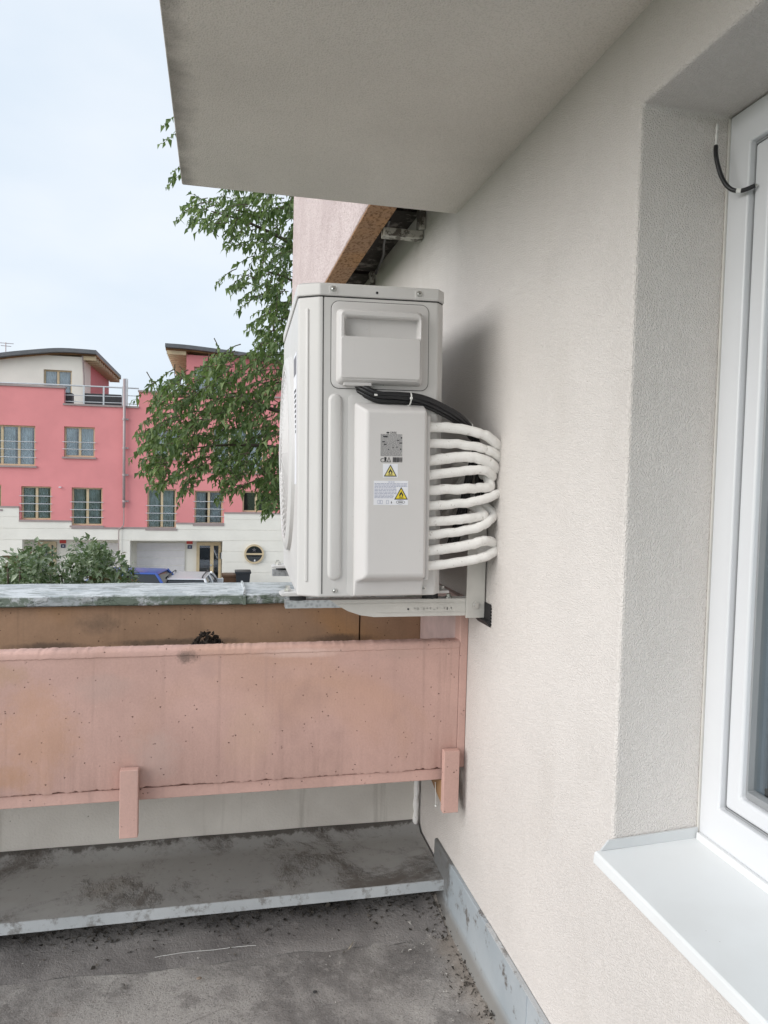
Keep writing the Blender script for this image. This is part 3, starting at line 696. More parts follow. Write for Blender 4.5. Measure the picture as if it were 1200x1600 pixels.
for px_, py_ in ((521, 452), (655, 460)):
    x, z = sl(px_, py_); screw(x, z, -.003)
    MB().loft([rrect(x-.012, x+.012, z-.012, z+.009, .004, -.0022), rrect(x-.011, x+.011, z-.011, z+.008, .004, -.0034)]).build('screw_pad', M['acm'], AC, smooth=True)
for px_, py_ in ((523, 923), (662, 919)):
    x, z = sl(px_, py_); screw(x, z, -.001, .0045)
x, z = sl(589, 458); MB().cyl((x, -.0012, z), (x, -.0031, z), .0035, 12).build('screw_hole', M['ink'], AC)
# ---- handle panel
q = quad(518, 478, 668, 606)
MB().loft([rrect(q[0]-.0016, q[1]+.0016, q[2]-.0016, q[3]+.0016, .0215, -.0002), rrect(q[0]-.0016, q[1]+.0016, q[2]-.0016, q[3]+.0016, .0215, -.0008)]).build('handle_panel_gap', M['acdark'], AC)
MB().loft([rrect(*q, .02, -.0005), rrect(*q, .02, -.0022), rrect(q[0]+.002, q[1]-.002, q[2]+.002, q[3]-.002, .018, -.003)]).build('handle_panel', M['acp'], AC, smooth=True)
HB = -.030
a_ = quad(527, 487, 661, 599, -.02); b_ = quad(540, 499, 656, 524, HB)
# raised housing: outer loft with the pocket set into its face
m = MB(); fx = lambda r_, ly: [(r_[0], ly, r_[2]), (r_[1], ly, r_[2]), (r_[1], ly, r_[3]), (r_[0], ly, r_[3])]
ins = lambda r_, d, dt=None: (r_[0]+d, r_[1]-d, r_[2]+d, r_[3]-(d if dt is None else dt))
o1 = rrect(*a_, .012, -.0025); o2 = rrect(*ins(a_, .010), .012, HB)
m.loft([o1, rrect(*ins(a_, .004), .012, HB*.75), o2], cap=False)
pk_ = rrect(b_[0]-.004, b_[1]+.004, b_[2]-.004, b_[3]+.004, .008, HB)
m.loft([o2, pk_, rrect(*b_, .006, HB+.004), rrect(b_[0]+.003, b_[1]-.003, b_[2]+.002, b_[3]-.001, .006, -.004)], cap=False)
r4 = rrect(b_[0]+.003, b_[1]-.003, b_[2]+.002, b_[3]-.001, .006, -.004); m.add(r4, [tuple(range(len(r4)))])
hz = m.build('handle_housing', M['acp'], AC, smooth=True, weld=True)
# lower step of housing
c_ = quad(530, 529, 662, 597, HB)
MB().loft([rrect(c_[0]+.004, c_[1]-.010, c_[2]+.010, c_[3]-.002, .006, HB+.001), rrect(c_[0]+.006, c_[1]-.012, c_[2]+.012, c_[3]-.004, .006, HB-.0035), rrect(c_[0]+.022, c_[1]-.028, c_[2]+.014, c_[3]-.007, .006, HB-.0045)]).build('housing_face', M['acp'], AC, smooth=True)
d_ = quad(536, 594, 580, 603, -.01)
MB().box((d_[0], -.022, d_[2]), (d_[1], -.0025, d_[3]+.004)).build('cable_outlet', M['acp'], AC, bevel=.003)
x, z = sl(598, 602); screw(x, z, -.004, .0035)
# ---- valve cover
g_ = quad(543, 617, 690, 700)
e_ = quad(553, 632, 658, 929)
x0, x1, z0, z1 = e_
VB = -.058
def vring(ly, il, ir, it, ib): return [(x0+il, ly, z0+ib), (x1-ir, ly, z0+ib), (x1-ir, ly, z1-it), (x0+il, ly, z1-it)]
MB().loft([vring(-.0005, .0, 0, 0, 0), vring(-.012, .002, .001, .003, 0), vring(-.02, .004, .001, .006, .04), vring(VB+.008, .020, .002, .020, .052), vring(VB, .028, .006, .026, .062)]).build('valve_cover', M['acp'], AC, bevel=.007, seg=3)
f1 = quad(655, 650, 667, 905, -.02)
MB().box((x1-.002, -.040, f1[2]), (f1[1], -.0005, f1[3])).build('cover_flange', M['acp'], AC, bevel=.004)
MB().loft([rrect(x0-.016, x1+.004, z0+.0, z1+.022, .014, -.0003), rrect(x0-.016, x1+.004, z0+.0, z1+.022, .014, -.0010), rrect(x0-.0145, x1+.0025, z0, z1+.0205, .013, -.0016)]).build('cover_base_step', M['acm'], AC, smooth=True)
# ---- labels on the valve cover
LY = VB-.0004
VC = [o_ for o_ in AC.children if o_.name.startswith('valve_cover')][0]
def plane(r_, ly): return MB().add([(r_[0], ly, r_[2]), (r_[1], ly, r_[2]), (r_[1], ly, r_[3]), (r_[0], ly, r_[3]), (r_[0], ly+.0003, r_[2]), (r_[1], ly+.0003, r_[2]), (r_[1], ly+.0003, r_[3]), (r_[0], ly+.0003, r_[3])], [(0,1,2,3), (4,7,6,5), (0,4,5,1), (1,5,6,2), (2,6,7,3), (3,7,4,0)])
def bars(m, x0, x1, zs, h, ly, seed=0, gaps=True):
    rr = random.Random(seed)
    for z in zs:
        x = x0
        while x < x1-.001:
            l = min(rr.uniform(.003, .011), x1-x); m.add([(x, ly, z), (x+l, ly, z), (x+l, ly, z+h), (x, ly, z+h)], [(0,1,2,3)]); x += l+(.0012 if gaps else 0)
    return m
r_ = quad(594.5, 678.5, 628.5, 712.5, LY)
pl_ = plane(r_, LY).build('rating_plate', M['plate'], AC)
nrow = 20; dz = (r_[3]-r_[2])/nrow
bars(MB(), r_[0]+.001, r_[1]-.001, [r_[2]+dz*(k+.25) for k in range(nrow)], dz*.42, LY-.0003, 2).build('plate_print', M['inkgrey'], pl_)
m = MB()
for u, v, w_, h in ((.12, .85, .2, .06), (.08, .62, .12, .04), (.75, .7, .1, .04), (.86, .58, .13, .04), (.55, .36, .06, .04), (.7, .4, .1, .03), (.35, .28, .05, .04), (.9, .28, .05, .07), (.93, .8, .05, .07), (.15, .5, .12, .05)):
    x, z = r_[0]+(r_[1]-r_[0])*u, r_[2]+(r_[3]-r_[2])*v; m.add([(x, LY-.0006, z), (x+(r_[1]-r_[0])*w_, LY-.0006, z), (x+(r_[1]-r_[0])*w_, LY-.0006, z+(r_[3]-r_[2])*h), (x, LY-.0006, z+(r_[3]-r_[2])*h)], [(0,1,2,3)])
m.build('plate_bold_print', M['ink'], pl_)
lx, lz = sl(606, 677.6, LY)
m = MB(); m.add([(lx+.004*cos(a), LY-.0003, lz+.0026+.0022*sin(a)) for a in [2*pi*k/12 for k in range(12)]], [tuple(range(12))])
m.build('maker_mark', M['ink'], pl_)
text_mesh('GREE', .0078, 'maker_lettering', M['ink'], pl_, (lx+.0052, LY-.0004, lz), (pi/2, 0, 0))
r2 = quad(594, 714.5, 628, 722, LY); hh = r2[3]-r2[2]; ww = r2[1]-r2[0]
text_mesh('CE', hh*1.1, 'conformity_mark', M['ink'], pl_, (r2[0], LY-.0004, r2[2]), (pi/2, 0, 0))
m = MB(); cx = r2[0]+ww*.235
m.add([(cx-.003, LY-.0004, r2[3]), (cx+.003, LY-.0004, r2[3]), (cx+.002, LY-.0004, r2[2]+.003), (cx-.002, LY-.0004, r2[2]+.003)], [(0,1,2,3)])
m.add([(cx-.004, LY-.0004, r2[2]), (cx+.004, LY-.0004, r2[2]), (cx+.004, LY-.0004, r2[2]+.0014), (cx-.004, LY-.0004, r2[2]+.0014)], [(0,1,2,3)])
tx = r2[0]+ww*.40
m.add([(tx-.0055, LY-.0004, r2[2]), (tx+.0055, LY-.0004, r2[2]), (tx, LY-.0004, r2[3]+.001), (tx-.0032, LY-.0004, r2[2]+.0014), (tx+.0032, LY-.0004, r2[2]+.0014), (tx, LY-.0004, r2[3]-.0022)], [(0,1,4,3), (1,2,5,4), (2,0,3,5)])
m.build('approval_symbols', M['ink'], pl_)
m = MB(); bx0 = r2[0]+ww*.58; rr = random.Random(5); x = bx0
while x < r2[1]:
    wd = rr.choice((.0005, .0008, .0013)); m.add([(x, LY-.0004, r2[2]), (x+wd, LY-.0004, r2[2]), (x+wd, LY-.0004, r2[3]), (x, LY-.0004, r2[3])], [(0,1,2,3)]); x += wd+rr.choice((.0004, .0006))
m.build('bar_code', M['ink'], pl_)
def triangle(par, cx, z0, z1, ly, ymat):
    h = z1-z0; hw = h*.56
    t = lambda s_, ly: [(cx-hw*s_, ly, z0+h*.36*(1-s_)), (cx+hw*s_, ly, z0+h*.36*(1-s_)), (cx, ly, z1-h*.64*(1-s_))]
    MB().add(t(1, ly-.0003), [(0,1,2)]).build('triangle_border', M['ink'], par)
    MB().add(t(.78, ly-.0005), [(0,1,2)]).build('triangle_field', ymat, par)
    fl = [(-.10, .20), (.10, .20), (.17, .30), (.17, .40), (.12, .52), (.09, .46), (.05, .58), (-.01, .70), (-.03, .58), (-.09, .52), (-.13, .44), (-.17, .36), (-.15, .27)]
    MB().add([(cx+u*h, ly-.0007, z0+v*h) for u, v in fl], [tuple(range(len(fl)))]).build('flame', M['ink'], par)
    fi = [(-.05, .22), (.05, .22), (.08, .30), (.05, .38), (.01, .44), (-.02, .36), (-.06, .34), (-.08, .28)]
    MB().add([(cx+u*h, ly-.0009, z0+v*h) for u, v in fi], [tuple(range(len(fi)))]).build('flame_core', ymat, par)
    MB().add([(cx-.2*h, ly-.0007, z0+.12*h), (cx+.2*h, ly-.0007, z0+.12*h), (cx+.2*h, ly-.0007, z0+.165*h), (cx-.2*h, ly-.0007, z0+.165*h)], [(0,1,2,3)]).build('ground_line', M['ink'], par)
r_ = quad(598.5, 725, 621.5, 746, LY); st = plane(r_, LY).build('warning_sticker', M['white'], AC)
triangle(st, (r_[0]+r_[1])/2, r_[2]+.0025, r_[3]-.0015, LY, M['yellowpale'])
r_ = quad(584, 751.5, 637.5, 789, LY); st = plane(r_, LY).build('warning_sticker', M['white'], AC)
st['label'] = 'larger white sticker with small print and a flame warning triangle'
h = r_[3]-r_[2]; ww = r_[1]-r_[0]
t = quad(616.5, 761, 637, 780.5, LY); triangle(st, (t[0]+t[1])/2, t[2], t[3], LY, M['yellow'])
m = MB(); zz = [r_[3]-h*k for k in (.13, .185, .24, .30, .36, .42, .48, .54, .60, .655, .71)]
bars(m, r_[0]+.002, r_[0]+ww*.97, zz[:3], .0013, LY-.0003, 1); bars(m, r_[0]+.002, r_[0]+ww*.66, zz[3:8], .0013, LY-.0003, 4); bars(m, r_[0]+.002, r_[0]+ww*.58, zz[8:], .0013, LY-.0003, 6)
bars(m, r_[0]+ww*.42, r_[0]+ww*.6, [r_[3]-h*.06], .0014, LY-.0003, 7)
m.build('small_print', M['inkblue'], st)
m = MB(); m.add([(r_[0]+ww*.5+dx*.001, LY-.0003, r_[2]+.004+dz_*.001) for dx, dz_ in ((0,0), (3,0), (3,3), (2,6), (1,6), (0,3))], [tuple(range(6))])
m.build('bottle_symbol', M['inkgrey'], st)
m = MB()
for ax, wx in ((.115, .06), (.19, .06), (.37, .06)):
    xa = r_[0]+ww*ax; zb = r_[2]+h*.05; xb = xa+ww*wx; zc = r_[2]+h*.19
    for p, q in (((xa, zb), (xb, zb+.0007)), ((xa, zc), (xb, zc+.0007)), ((xa, zb), (xa+.0007, zc)), ((xb, zb), (xb+.0007, zc))):
        m.add([(p[0], LY-.0003, p[1]), (q[0], LY-.0003, p[1]), (q[0], LY-.0003, q[1]), (p[0], LY-.0003, q[1])], [(0,1,2,3)])
m.build('book_symbol', M['inkblue'], st)
m = MB(); ex, ez = r_[0]+ww*.78, r_[2]+h*.115
m.add([(ex+cos(2*pi*k/20)*ww*.13, LY-.0003, ez+sin(2*pi*k/20)*h*.08) for k in range(20)]+[(ex+cos(2*pi*k/20)*ww*.12, LY-.0003, ez+sin(2*pi*k/20)*h*.065) for k in range(20)], [(k, (k+1) % 20, 20+(k+1) % 20, 20+k) for k in range(20)])
bars(m, ex-ww*.07, ex+ww*.07, [ez-.0008], .0024, LY-.0004, 9, False); m.build('maker_oval', M['ink'], st)
# ---- front: fan guard, energy label
GY, GZ_ = .42, .39; R0 = .275
m = MB()
prof = [(R0+.03, 0), (R0+.026, .010), (R0+.012, .016), (R0-.004, .017), (R0-.012, .014), (R0-.014, .004)]
m.loft([[(-d, GY+cos(2*pi*k/72)*r, GZ_+sin(2*pi*k/72)*r) for k in range(72)] for r, d in prof], cap=False).build('guard_ring', M['acm'], AC, smooth=True)
m = MB(); m.add([(-.0008, GY+cos(2*pi*k/48)*(R0-.012), GZ_+sin(2*pi*k/48)*(R0-.012)) for k in range(48)], [tuple(range(48))]); m.build('fan_opening', M['acdark'], AC)
m = MB()
for k in range(13):
    r = .045+.018*k; d = .014+.010*(1-(r/R0)**2)
    m.tube([(-d, GY+cos(2*pi*i/48)*r, GZ_+sin(2*pi*i/48)*r) for i in range(49)], .0028, 5)
for k in range(24):
    a = 2*pi*k/24; m.tube([(-.025, GY+cos(a)*.05, GZ_+sin(a)*.05), (-.021, GY+cos(a)*.15, GZ_+sin(a)*.15), (-.014, GY+cos(a)*.265, GZ_+sin(a)*.265)], .0025, 5)
m.build('fan_guard', M['acp'], AC, smooth=True)
m = MB(); m.cyl((-.024, GY, GZ_), (-.029, GY, GZ_), .055, 24); m.build('guard_hub', M['acp'], AC)
for k in range(3):
    a = 2*pi*k/3; m = MB(); ring = []
    for r, w_ in ((.05, .25), (.18, .45), (.25, .5)):
        ring.append([(-.007+.004*s_, GY+cos(a+s_*w_)*r, GZ_+sin(a+s_*w_)*r) for s_ in (-1, -.3, .3, 1)])
    m.loft(ring, cap=False, closed=False).build('fan_blade', M['acp'], AC)
fl = MB().add([(-.0012, .07, .30), (-.0012, .17, .30), (-.0012, .17, .66), (-.0012, .07, .66), (.0, .07, .30), (.0, .17, .30), (.0, .17, .66), (.0, .07, .66)], [(0,1,2,3), (4,7,6,5), (0,4,5,1), (1,5,6,2), (2,6,7,3), (3,7,4,0)]).build('energy_label', M['white'], AC)
m = MB()
for k in range(9): z = .44+.014*k; m.add([(-.0016, .075, z), (-.0016, .10+.006*k, z), (-.0016, .10+.006*k, z+.008), (-.0016, .075, z+.008)], [(0,1,2,3)])
m.build('label_print', M['ink'], fl)
MB().add([(-.0016, .075, .60), (-.0016, .165, .60), (-.0016, .165, .65), (-.0016, .075, .65)], [(0,1,2,3)]).build('label_header', M['inkgrey'], fl)
# front lower plate and feet
for y in (.08, .69):
    f_ = MB().loft([[(x, y+s_*.028, z) for x, z in ((-.040, -.004), (-.046, .002), (-.034, .006), (.02, .009), (.02, -.004))] for s_ in (-1, 1)]).build('foot', M['acm'], AC, bevel=.002)
    MB().cyl((-.022, y, .004), (-.022, y, .022), .006, 8).build('foot_bolt', M['chrome'], f_)
    MB().cyl((-.022, y, .008), (-.022, y, .013), .011, 6).build('foot_nut', M['chrome'], f_)
    f_ = MB().box((D_-.02, y-.028, -.004), (D_+.035, y+.028, .004)).build('foot', M['acm'], AC, bevel=.002)
    MB().cyl((D_+.02, y, .003), (D_+.02, y, .014), .008, 6).build('foot_nut', M['chrome'], f_)
# ---- wall brackets
def wall_bracket(Y, lab, near):
    rt = wbase('wall_bracket', (.74, Y, -.36)); tag(rt, lab, 'bracket', 'air conditioner wall brackets')
    zt, zb = -.343, -.392
    tip = atY(447, 941, 2.0).x if near else atY(427, 887, 2.65).x
    MB().holes((tip, .66), (zt-.022, zt), [], Y+.004, Y+.036, lambda u, v, w: (u, w, v)).build('arm_rail', M['galv'], rt, bevel=.002)
    x0_ = atY(517, 937, 2.0).x
    pr = [(.742, zt+.001), (.742, zb), (x0_+.125, zb), (x0_+.085, zb+.006), (x0_+.05, zb+.018), (x0_+.02, zb+.035), (x0_, zt+.001)]
    arm = MB().loft([[(x, Y+d, z) for x, z in pr] for d in (-.003, 0)]).loft([[(x, Y+d, z) for x, z in pr] for d in (.0375, .0405)]).build('arm', M['brpaint'], rt, bevel=.0015)
    MB().box((x0_+.13, Y-.0048, zb+.010), (.70, Y-.0031, zb+.0125)).box((x0_+.02, Y-.0048, zt-.012), (.70, Y-.0031, zt-.0095)).build('pressed_line', M['brpaint'], arm, bevel=.0007)
    MB().box((.700, Y-.010, -.398), (.7555, Y-.0035, -.09)).box((.750, Y-.0035, -.398), (.7555, Y+.05, -.09)).build('wall_rail', M['brpaint'], rt, bevel=.0015)
    m = MB(); m.cyl((.728, Y-.010, zt-.018), (.728, Y-.0135, zt-.018), .0105, 20); m.cyl((.728, Y-.0135, zt-.018), (.728, Y-.0175, zt-.018), .006, 6)
    m.build('bolt', M['chrome'], rt, smooth=True)
    m = MB(); m.cyl((.655, Y+.018, zt), (.655, Y+.018, zt+.004), .011, 14); m.cyl((.655, Y+.018, zt+.004), (.655, Y+.018, zt+.011), .007, 6); m.build('bolt', M['chrome'], rt)
    MB().cyl((.530, Y-.0032, -.3705), (.530, Y-.0037, -.3705), .003, 10).build('punched_hole', M['ink'], rt)
    if near:
        m = MB(); rr = random.Random(8); x = .535+.014
        while x < .665:
            wd = rr.uniform(.005, .009); m.box((x, Y-.0033, -.3745), (x+wd*.3, Y-.003, -.3665)); m.box((x, Y-.0033, rr.choice((-.3745, -.371, -.368))), (x+wd, Y-.003, rr.choice((-.3665, -.3685, -.3725))+.0016)); x += wd+.003
        m.build('embossed_mark', M['brpaint'], arm)
        m = MB().loft([[(x, Y+d, z) for x, z in ((.7458, -.405), (.7568, -.413), (.7572, -.365), (.7565, -.355))] for d in (-.055, -.012)])
    m = MB()
    for k in range(6): m.box((.7575, Y-.058+.0, -.412+.009*k), (.7595, Y-.012, -.407+.009*k))
    m.loft([[(x, Y+d, z) for x, z in ((.742, -.400), (.7575, -.418), (.7575, -.352), (.7562, -.352), (.7562, -.399))] for d in (-.055, .05)])
    m.build('rubber_end_cap', M['rubber'], rt, bevel=.001)
    for x in ((tip+.035, .60)):
        m = MB(); m.cyl((x, Y+.02, zt), (x, Y+.02, zt+.0135), .023, 16); m.build('rubber_damper', M['rubber'], rt)
    return rt
wall_bracket(2.015, 'near wall bracket under the close end of the air conditioner', True)
wall_bracket(2.665, 'far wall bracket under the remote end of the air conditioner', False)
# ---- insulated pipes
PIPES = [
 ([(655, 667), (690, 668), (725, 671), (757, 680), (773, 691), (780, 703)], [(.752, 2.03, .075), (.735, 2.10, .03), (.715, 2.2, -.06)]),
 ([(655, 693), (690, 693), (725, 695), (755, 701), (774, 709), (780, 719)], [(.748, 2.03, .055), (.728, 2.10, .0), (.700, 2.2, -.08)]),
 ([(655, 722), (690, 717), (725, 714), (750, 717), (768, 725), (772, 734)], [(.735, 2.03, .035), (.715, 2.10, .0), (.695, 2.2, -.10)]),
 ([(655, 744), (690, 740), (725, 736), (748, 734), (764, 738), (768, 746)], [(.728, 2.03, .015), (.710, 2.10, -.02), (.69, 2.2, -.12)]),
 ([(655, 767), (690, 765), (725, 764), (750, 762), (766, 760)], [(.735, 1.98, .015), (.735, 2.05, .02), (.72, 2.2, -.0)]),
 ([(655, 791), (690, 789), (725, 786), (752, 781), (772, 774), (785, 764)], [(.748, 2.01, .02), (.735, 2.06, .035), (.70, 2.15, .035)]),
 ([(655, 816), (690, 814), (725, 811), (745, 808), (756, 804)], [(.705, 1.99, -.075), (.690, 2.05, -.070), (.65, 2.15, -.08)]),
 ([(655, 837), (690, 834), (725, 829), (750, 823), (764, 814), (770, 803)], [(.728, 2.00, -.065), (.715, 2.06, -.055), (.68, 2.15, -.06)]),
 ([(655, 862), (690, 858), (725, 853), (748, 847), (762, 845), (770, 849)], [(.735, 2.01, -.185), (.73, 2.07, -.19), (.71, 2.2, -.2)]),
 ([(655, 885), (690, 882), (725, 877), (750, 872), (766, 866), (775, 857)], [(.738, 2.01, -.20), (.735, 2.07, -.185), (.71, 2.2, -.18)])]
ordn = ['topmost', 'second', 'third', 'fourth', 'fifth', 'sixth', 'seventh', 'eighth', 'ninth', 'lowest']
for k, (a_, tail) in enumerate(PIPES):
    pts = []
    for i, (x, y) in enumerate(a_):
        pts.append(atY(x, y, 1.925 if i < len(a_)-2 else (1.935 if i == len(a_)-2 else 1.96)))
    if len(a_) == 5: pts[-1] = atY(*a_[-1], 1.945)
    pts += [Vector(t) for t in tail]
    sp_ = smooth_path(pts, 7)
    sp_ = [p+Vector((0, .0018*mnoise.noise((i*.35, k*5., 1)), .0028*mnoise.noise((i*.3, k*5., 7)))) for i, p in enumerate(sp_)]
    r_ = [.0138, .0125, .0146, .0132, .0136, .0126, .0130, .0126, .0140, .013][k]
    m = MB().tube(sp_, r_, 14, lambda t, k=k, r_=r_: r_*(1+.07*mnoise.noise((t*22, k*3., 2))+.05*mnoise.noise((t*60, k, 5))-(.10 if abs(t-.36-.03*(k % 3)) < .006 else 0)))
    o = m.build('refrigerant_pipe', M['foam'], smooth='all')
    tag(o, f'{ordn[k]} of the ten white insulated pipes beside the unit' + (', counted from the top' if 0 < k < 9 else ''), 'pipe', 'white insulated pipes beside the unit')
# ---- black cable bundle
rt = wbase('cable_bundle', (.62, 1.93, .15)); tag(rt, 'bundle of black cables with pale ties running from the unit towards the wall', 'cable')
spine = [atY(550, 600, 1.985), atY(562, 607, 1.950), atY(590, 620, 1.928), atY(620, 621.5, 1.922), atY(655, 626, 1.924), atY(690, 640, 1.93), atY(722, 660, 1.945), Vector((.708, 1.985, .10)), Vector((.715, 2.01, .02)), Vector((.712, 2.02, -.08)), Vector((.70, 2.05, -.20))]
sp_ = smooth_path(spine, 7)
for k in range(10):
    a = 2*pi*k/7; r0 = .006 if k >= 7 else .0105
    pts = []
    for i, p in enumerate(sp_):
        t = i/len(sp_); tw = a+t*1.2; spread = 1+2.2*max(0, t-.68)/.32
        pts.append(p+Vector((cos(tw)*r0*.5*spread, cos(tw+1.2)*r0*.9, sin(tw)*r0*(1 if t < .65 else .6)+.002*mnoise.noise((t*6, k*3., 1)))) + (Vector((cos(a*2.3+k)*.038*(spread-1)/2.2, 0, 0)) if t > .68 else Vector()))
    MB().tube(pts, .0056, 8).build('cable', M['cable'], rt, smooth='all')
for i in (25, 44):
    p = sp_[i]; t = (sp_[i+1]-sp_[i-1]).normalized()
    n1 = t.cross(Vector((0, 1, 0))).normalized(); n2 = t.cross(n1)
    rings = [[p+(n1*cos(2*pi*k/20)+n2*sin(2*pi*k/20))*(.0182)+t*d for d in (-.0018, .0018)]+[p+(n1*cos(2*pi*k/20)+n2*sin(2*pi*k/20))*(.0172)+t*d for d in (.0018, -.0018)] for k in range(21)]
    m = MB().loft(rings, cap=False); m.box(p+Vector((-.003, -.022, -.003)), p+Vector((.003, -.017, .003))); m.build('cable_tie', M['tie'], rt)
# small loose white crimp on the bundle
p = sp_[13]; MB().box(p+Vector((-.004, -.0145, -.001)), p+Vector((.004, -.012, .004))).build('print_mark', M['tie'], rt)
# ================================================================== street, houses
struct(MB().add([(-500, -300, GZ-.02), (500, -300, GZ-.02), (500, 900, GZ-.02), (-500, 900, GZ-.02)], [(0,1,2,3)]).build('ground', M['grass']))
struct(MB().box((-80, 12.0, GZ-.3), (80, 18.5, GZ)).build('road', M['asphalt']))
struct(MB().box((-80, 18.5, GZ-.3), (80, 31.0, GZ+.12)).build('forecourt_paving', M['pave']))
struct(MB().box((-80, 18.35, GZ-.3), (80, 18.499, GZ+.13)).build('kerb', M['joint']))
FY = 31.0
def F(x, y, Y=FY): return atY(x, y, Y)
def rect(x0, y0, x1, y1, Y=FY):
    a, b, c, d = F(x0, y0, Y), F(x1, y0, Y), F(x1, y1, Y), F(x0, y1, Y)
    return ((a.x+d.x)/2, (b.x+c.x)/2, (c.z+d.z)/2, (a.z+b.z)/2)
fz = lambda u, v, w: (u, w, v)
def window(house, r, Y, rails=0, curt='curtain', split=(.5,), sill=True, closed=.5, seed=0):
    x0, x1, z0, z1 = r; fw = .06; yf = Y+.12
    inner = []; xs = [x0+fw]+[x0+(x1-x0)*s for s in split]+[x1-fw]
    hs = []
    for i in range(len(xs)-1): hs.append((xs[i]+(.045 if i else 0), xs[i+1]-(.045 if i < len(xs)-2 else 0), z0+fw, z1-fw))
    w_ = MB().holes((x0, x1), (z0, z1), hs, yf, yf+.08, fz).build('window', M['wood'], house)
    for h in hs:
        MB().box((h[0]-.01, yf+.035, h[2]-.01), (h[1]+.01, yf+.045, h[3]+.01)).build('pane', M['glass'], w_)
    if curt:
        rr = random.Random(seed+int(x0*100)); m = MB(); n_ = 60; prev = None
        zt_ = z1-fw*.5
        for h in hs:
            pts = []; ph = rr.uniform(0, 6); c0 = rr.uniform(.72, 1)
            for i in range(31):
                u = i/30; x = h[0]-.03+(h[1]-h[0]+.06)*u*c0
                pts.append((x, yf+.125+.03*sin(u*38+ph)+.015*sin(u*17+ph)))
            m.add([(x, y, z) for z in (z0+.02, zt_) for x, y in pts], [(i, i+1, 32+i, 31+i) for i in range(30)])
        m.build('curtain', M[curt], w_, smooth='all')
    MB().box((x0-.1, yf+.45, z0-.1), (x1+.1, yf+.5, z1+.1)).box((x0-.08, yf+.1, z0-.08), (x0-.02, yf+.45, z1+.08)).box((x1+.02, yf+.1, z0-.08), (x1+.08, yf+.45, z1+.08)).box((x0-.02, yf+.1, z1+.02), (x1+.02, yf+.45, z1+.08)).build('dark_room', M['room'], w_)
    if sill: MB().box((x0-.06, Y-.07, z0-.07), (x1+.06, yf, z0-.002)).build('sill', M['trim'], w_)
    for k in range(rails):
        z = z0+(.90 if rails == 3 else .55)*(1-k/max(1, rails)*1.0)+.02
        MB().cyl((x0-.05, Y-.05, z), (x1+.05, Y-.05, z), .015, 6).build('rail', M['steel'], w_)
    return w_
XD = F(193, 700).x                                     # party line between the two houses
zg, zt_hi, zt_lo = GZ, F(60, 605).z, F(150, 635).z
def plinth(house, xa, xb, steps, openings):
    """cream base in courses with recessed joints; steps: (x0,x1,ztop)"""
    ch = .44; z = zg
    top = max(s[2] for s in steps)
    for s in steps:
        MB().holes((s[0], s[1]), (zg, s[2]), openings, FY-.025, FY+.30, fz).build('plinth_core', M['joint'], house)
        MB().box((s[0]+.001, FY-.075, s[2]+.001), (s[1]-.001, FY+.02, s[2]+.06)).build('ledge', M['trim'], house)
        z = zg
        while z < s[2]-.05:
            zz = min(z+ch-.02, s[2])
            MB().holes((s[0], s[1]), (z, zz), openings, FY-.045, FY-.026, fz).build('plinth_course', M['cream'], house)
            z += ch
# ---------------- left house
L = wbase('terraced_house', (-8, FY, GZ)); tag(L, 'left pink terraced house with cream ground floor, roof terrace and arched penthouse roof', 'house')
R_ = wbase('terraced_house', (2, FY, GZ)); tag(R_, 'right pink terraced house behind the tree with a round porthole window', 'house')
wl = [(rect(-28, 664, 55, 727), 3, 'curtain', (.36, .68)), (rect(100, 667, 148, 714), 2, 'curtain', (.5,)), (rect(33, 760, 80, 812), 3, 'curtaind', (.5,)), (rect(112, 762, 160, 821), 3, 'curtaind', (.5,)), (rect(-50, 757, 2, 795), 0, None, (.5,))]
xL = F(-60, 700).x; xstep = F(100, 620).x
holes_ = [w_[0] for w_ in wl]+[(xstep, XD+1, zt_lo, zt_hi+1)]
MB().holes((xL-3, XD), (F(150, 826).z-.3, zt_hi), holes_, FY, FY+.30, fz).build('upper_wall', M['pink'], L, weld=True)
for r, n_, c, sp in wl: window(L, r, FY, n_, c, sp)
opL = [(F(35, 880).x, F(186, 880).x, zg-1, F(110, 843).z)]
st = [(xL-3, F(30, 800).x, F(10, 793).z), (F(30, 800).x, F(112, 820).x, F(60, 815).z), (F(112, 820).x, XD, F(150, 826).z)]
plinth(L, xL-3, XD, st, opL)
MB().box((xstep-.03, FY-.06, zt_lo), (XD, FY+.33, zt_lo+.07)).build('parapet_cap', M['trim'], L)
MB().box((xL-3, FY-.06, zt_hi), (xstep+.05, FY+.33, zt_hi+.07)).build('parapet_cap', M['trim'], L)
MB().box((xL-3, FY+.31, zt_lo-1.0), (XD-.01, FY+11, zt_lo-.75)).build('terrace_deck', M['pave'], L)
MB().box((xL-3, FY+10.7, zg), (XD-.01, FY+11, zt_lo-1.01)).build('rear_wall', M['cream'], L)
MB().box((XD-.2, FY+.9, zg), (XD-.01, FY+10.69, zt_lo-1.01)).build('side_wall', M['cream'], L)
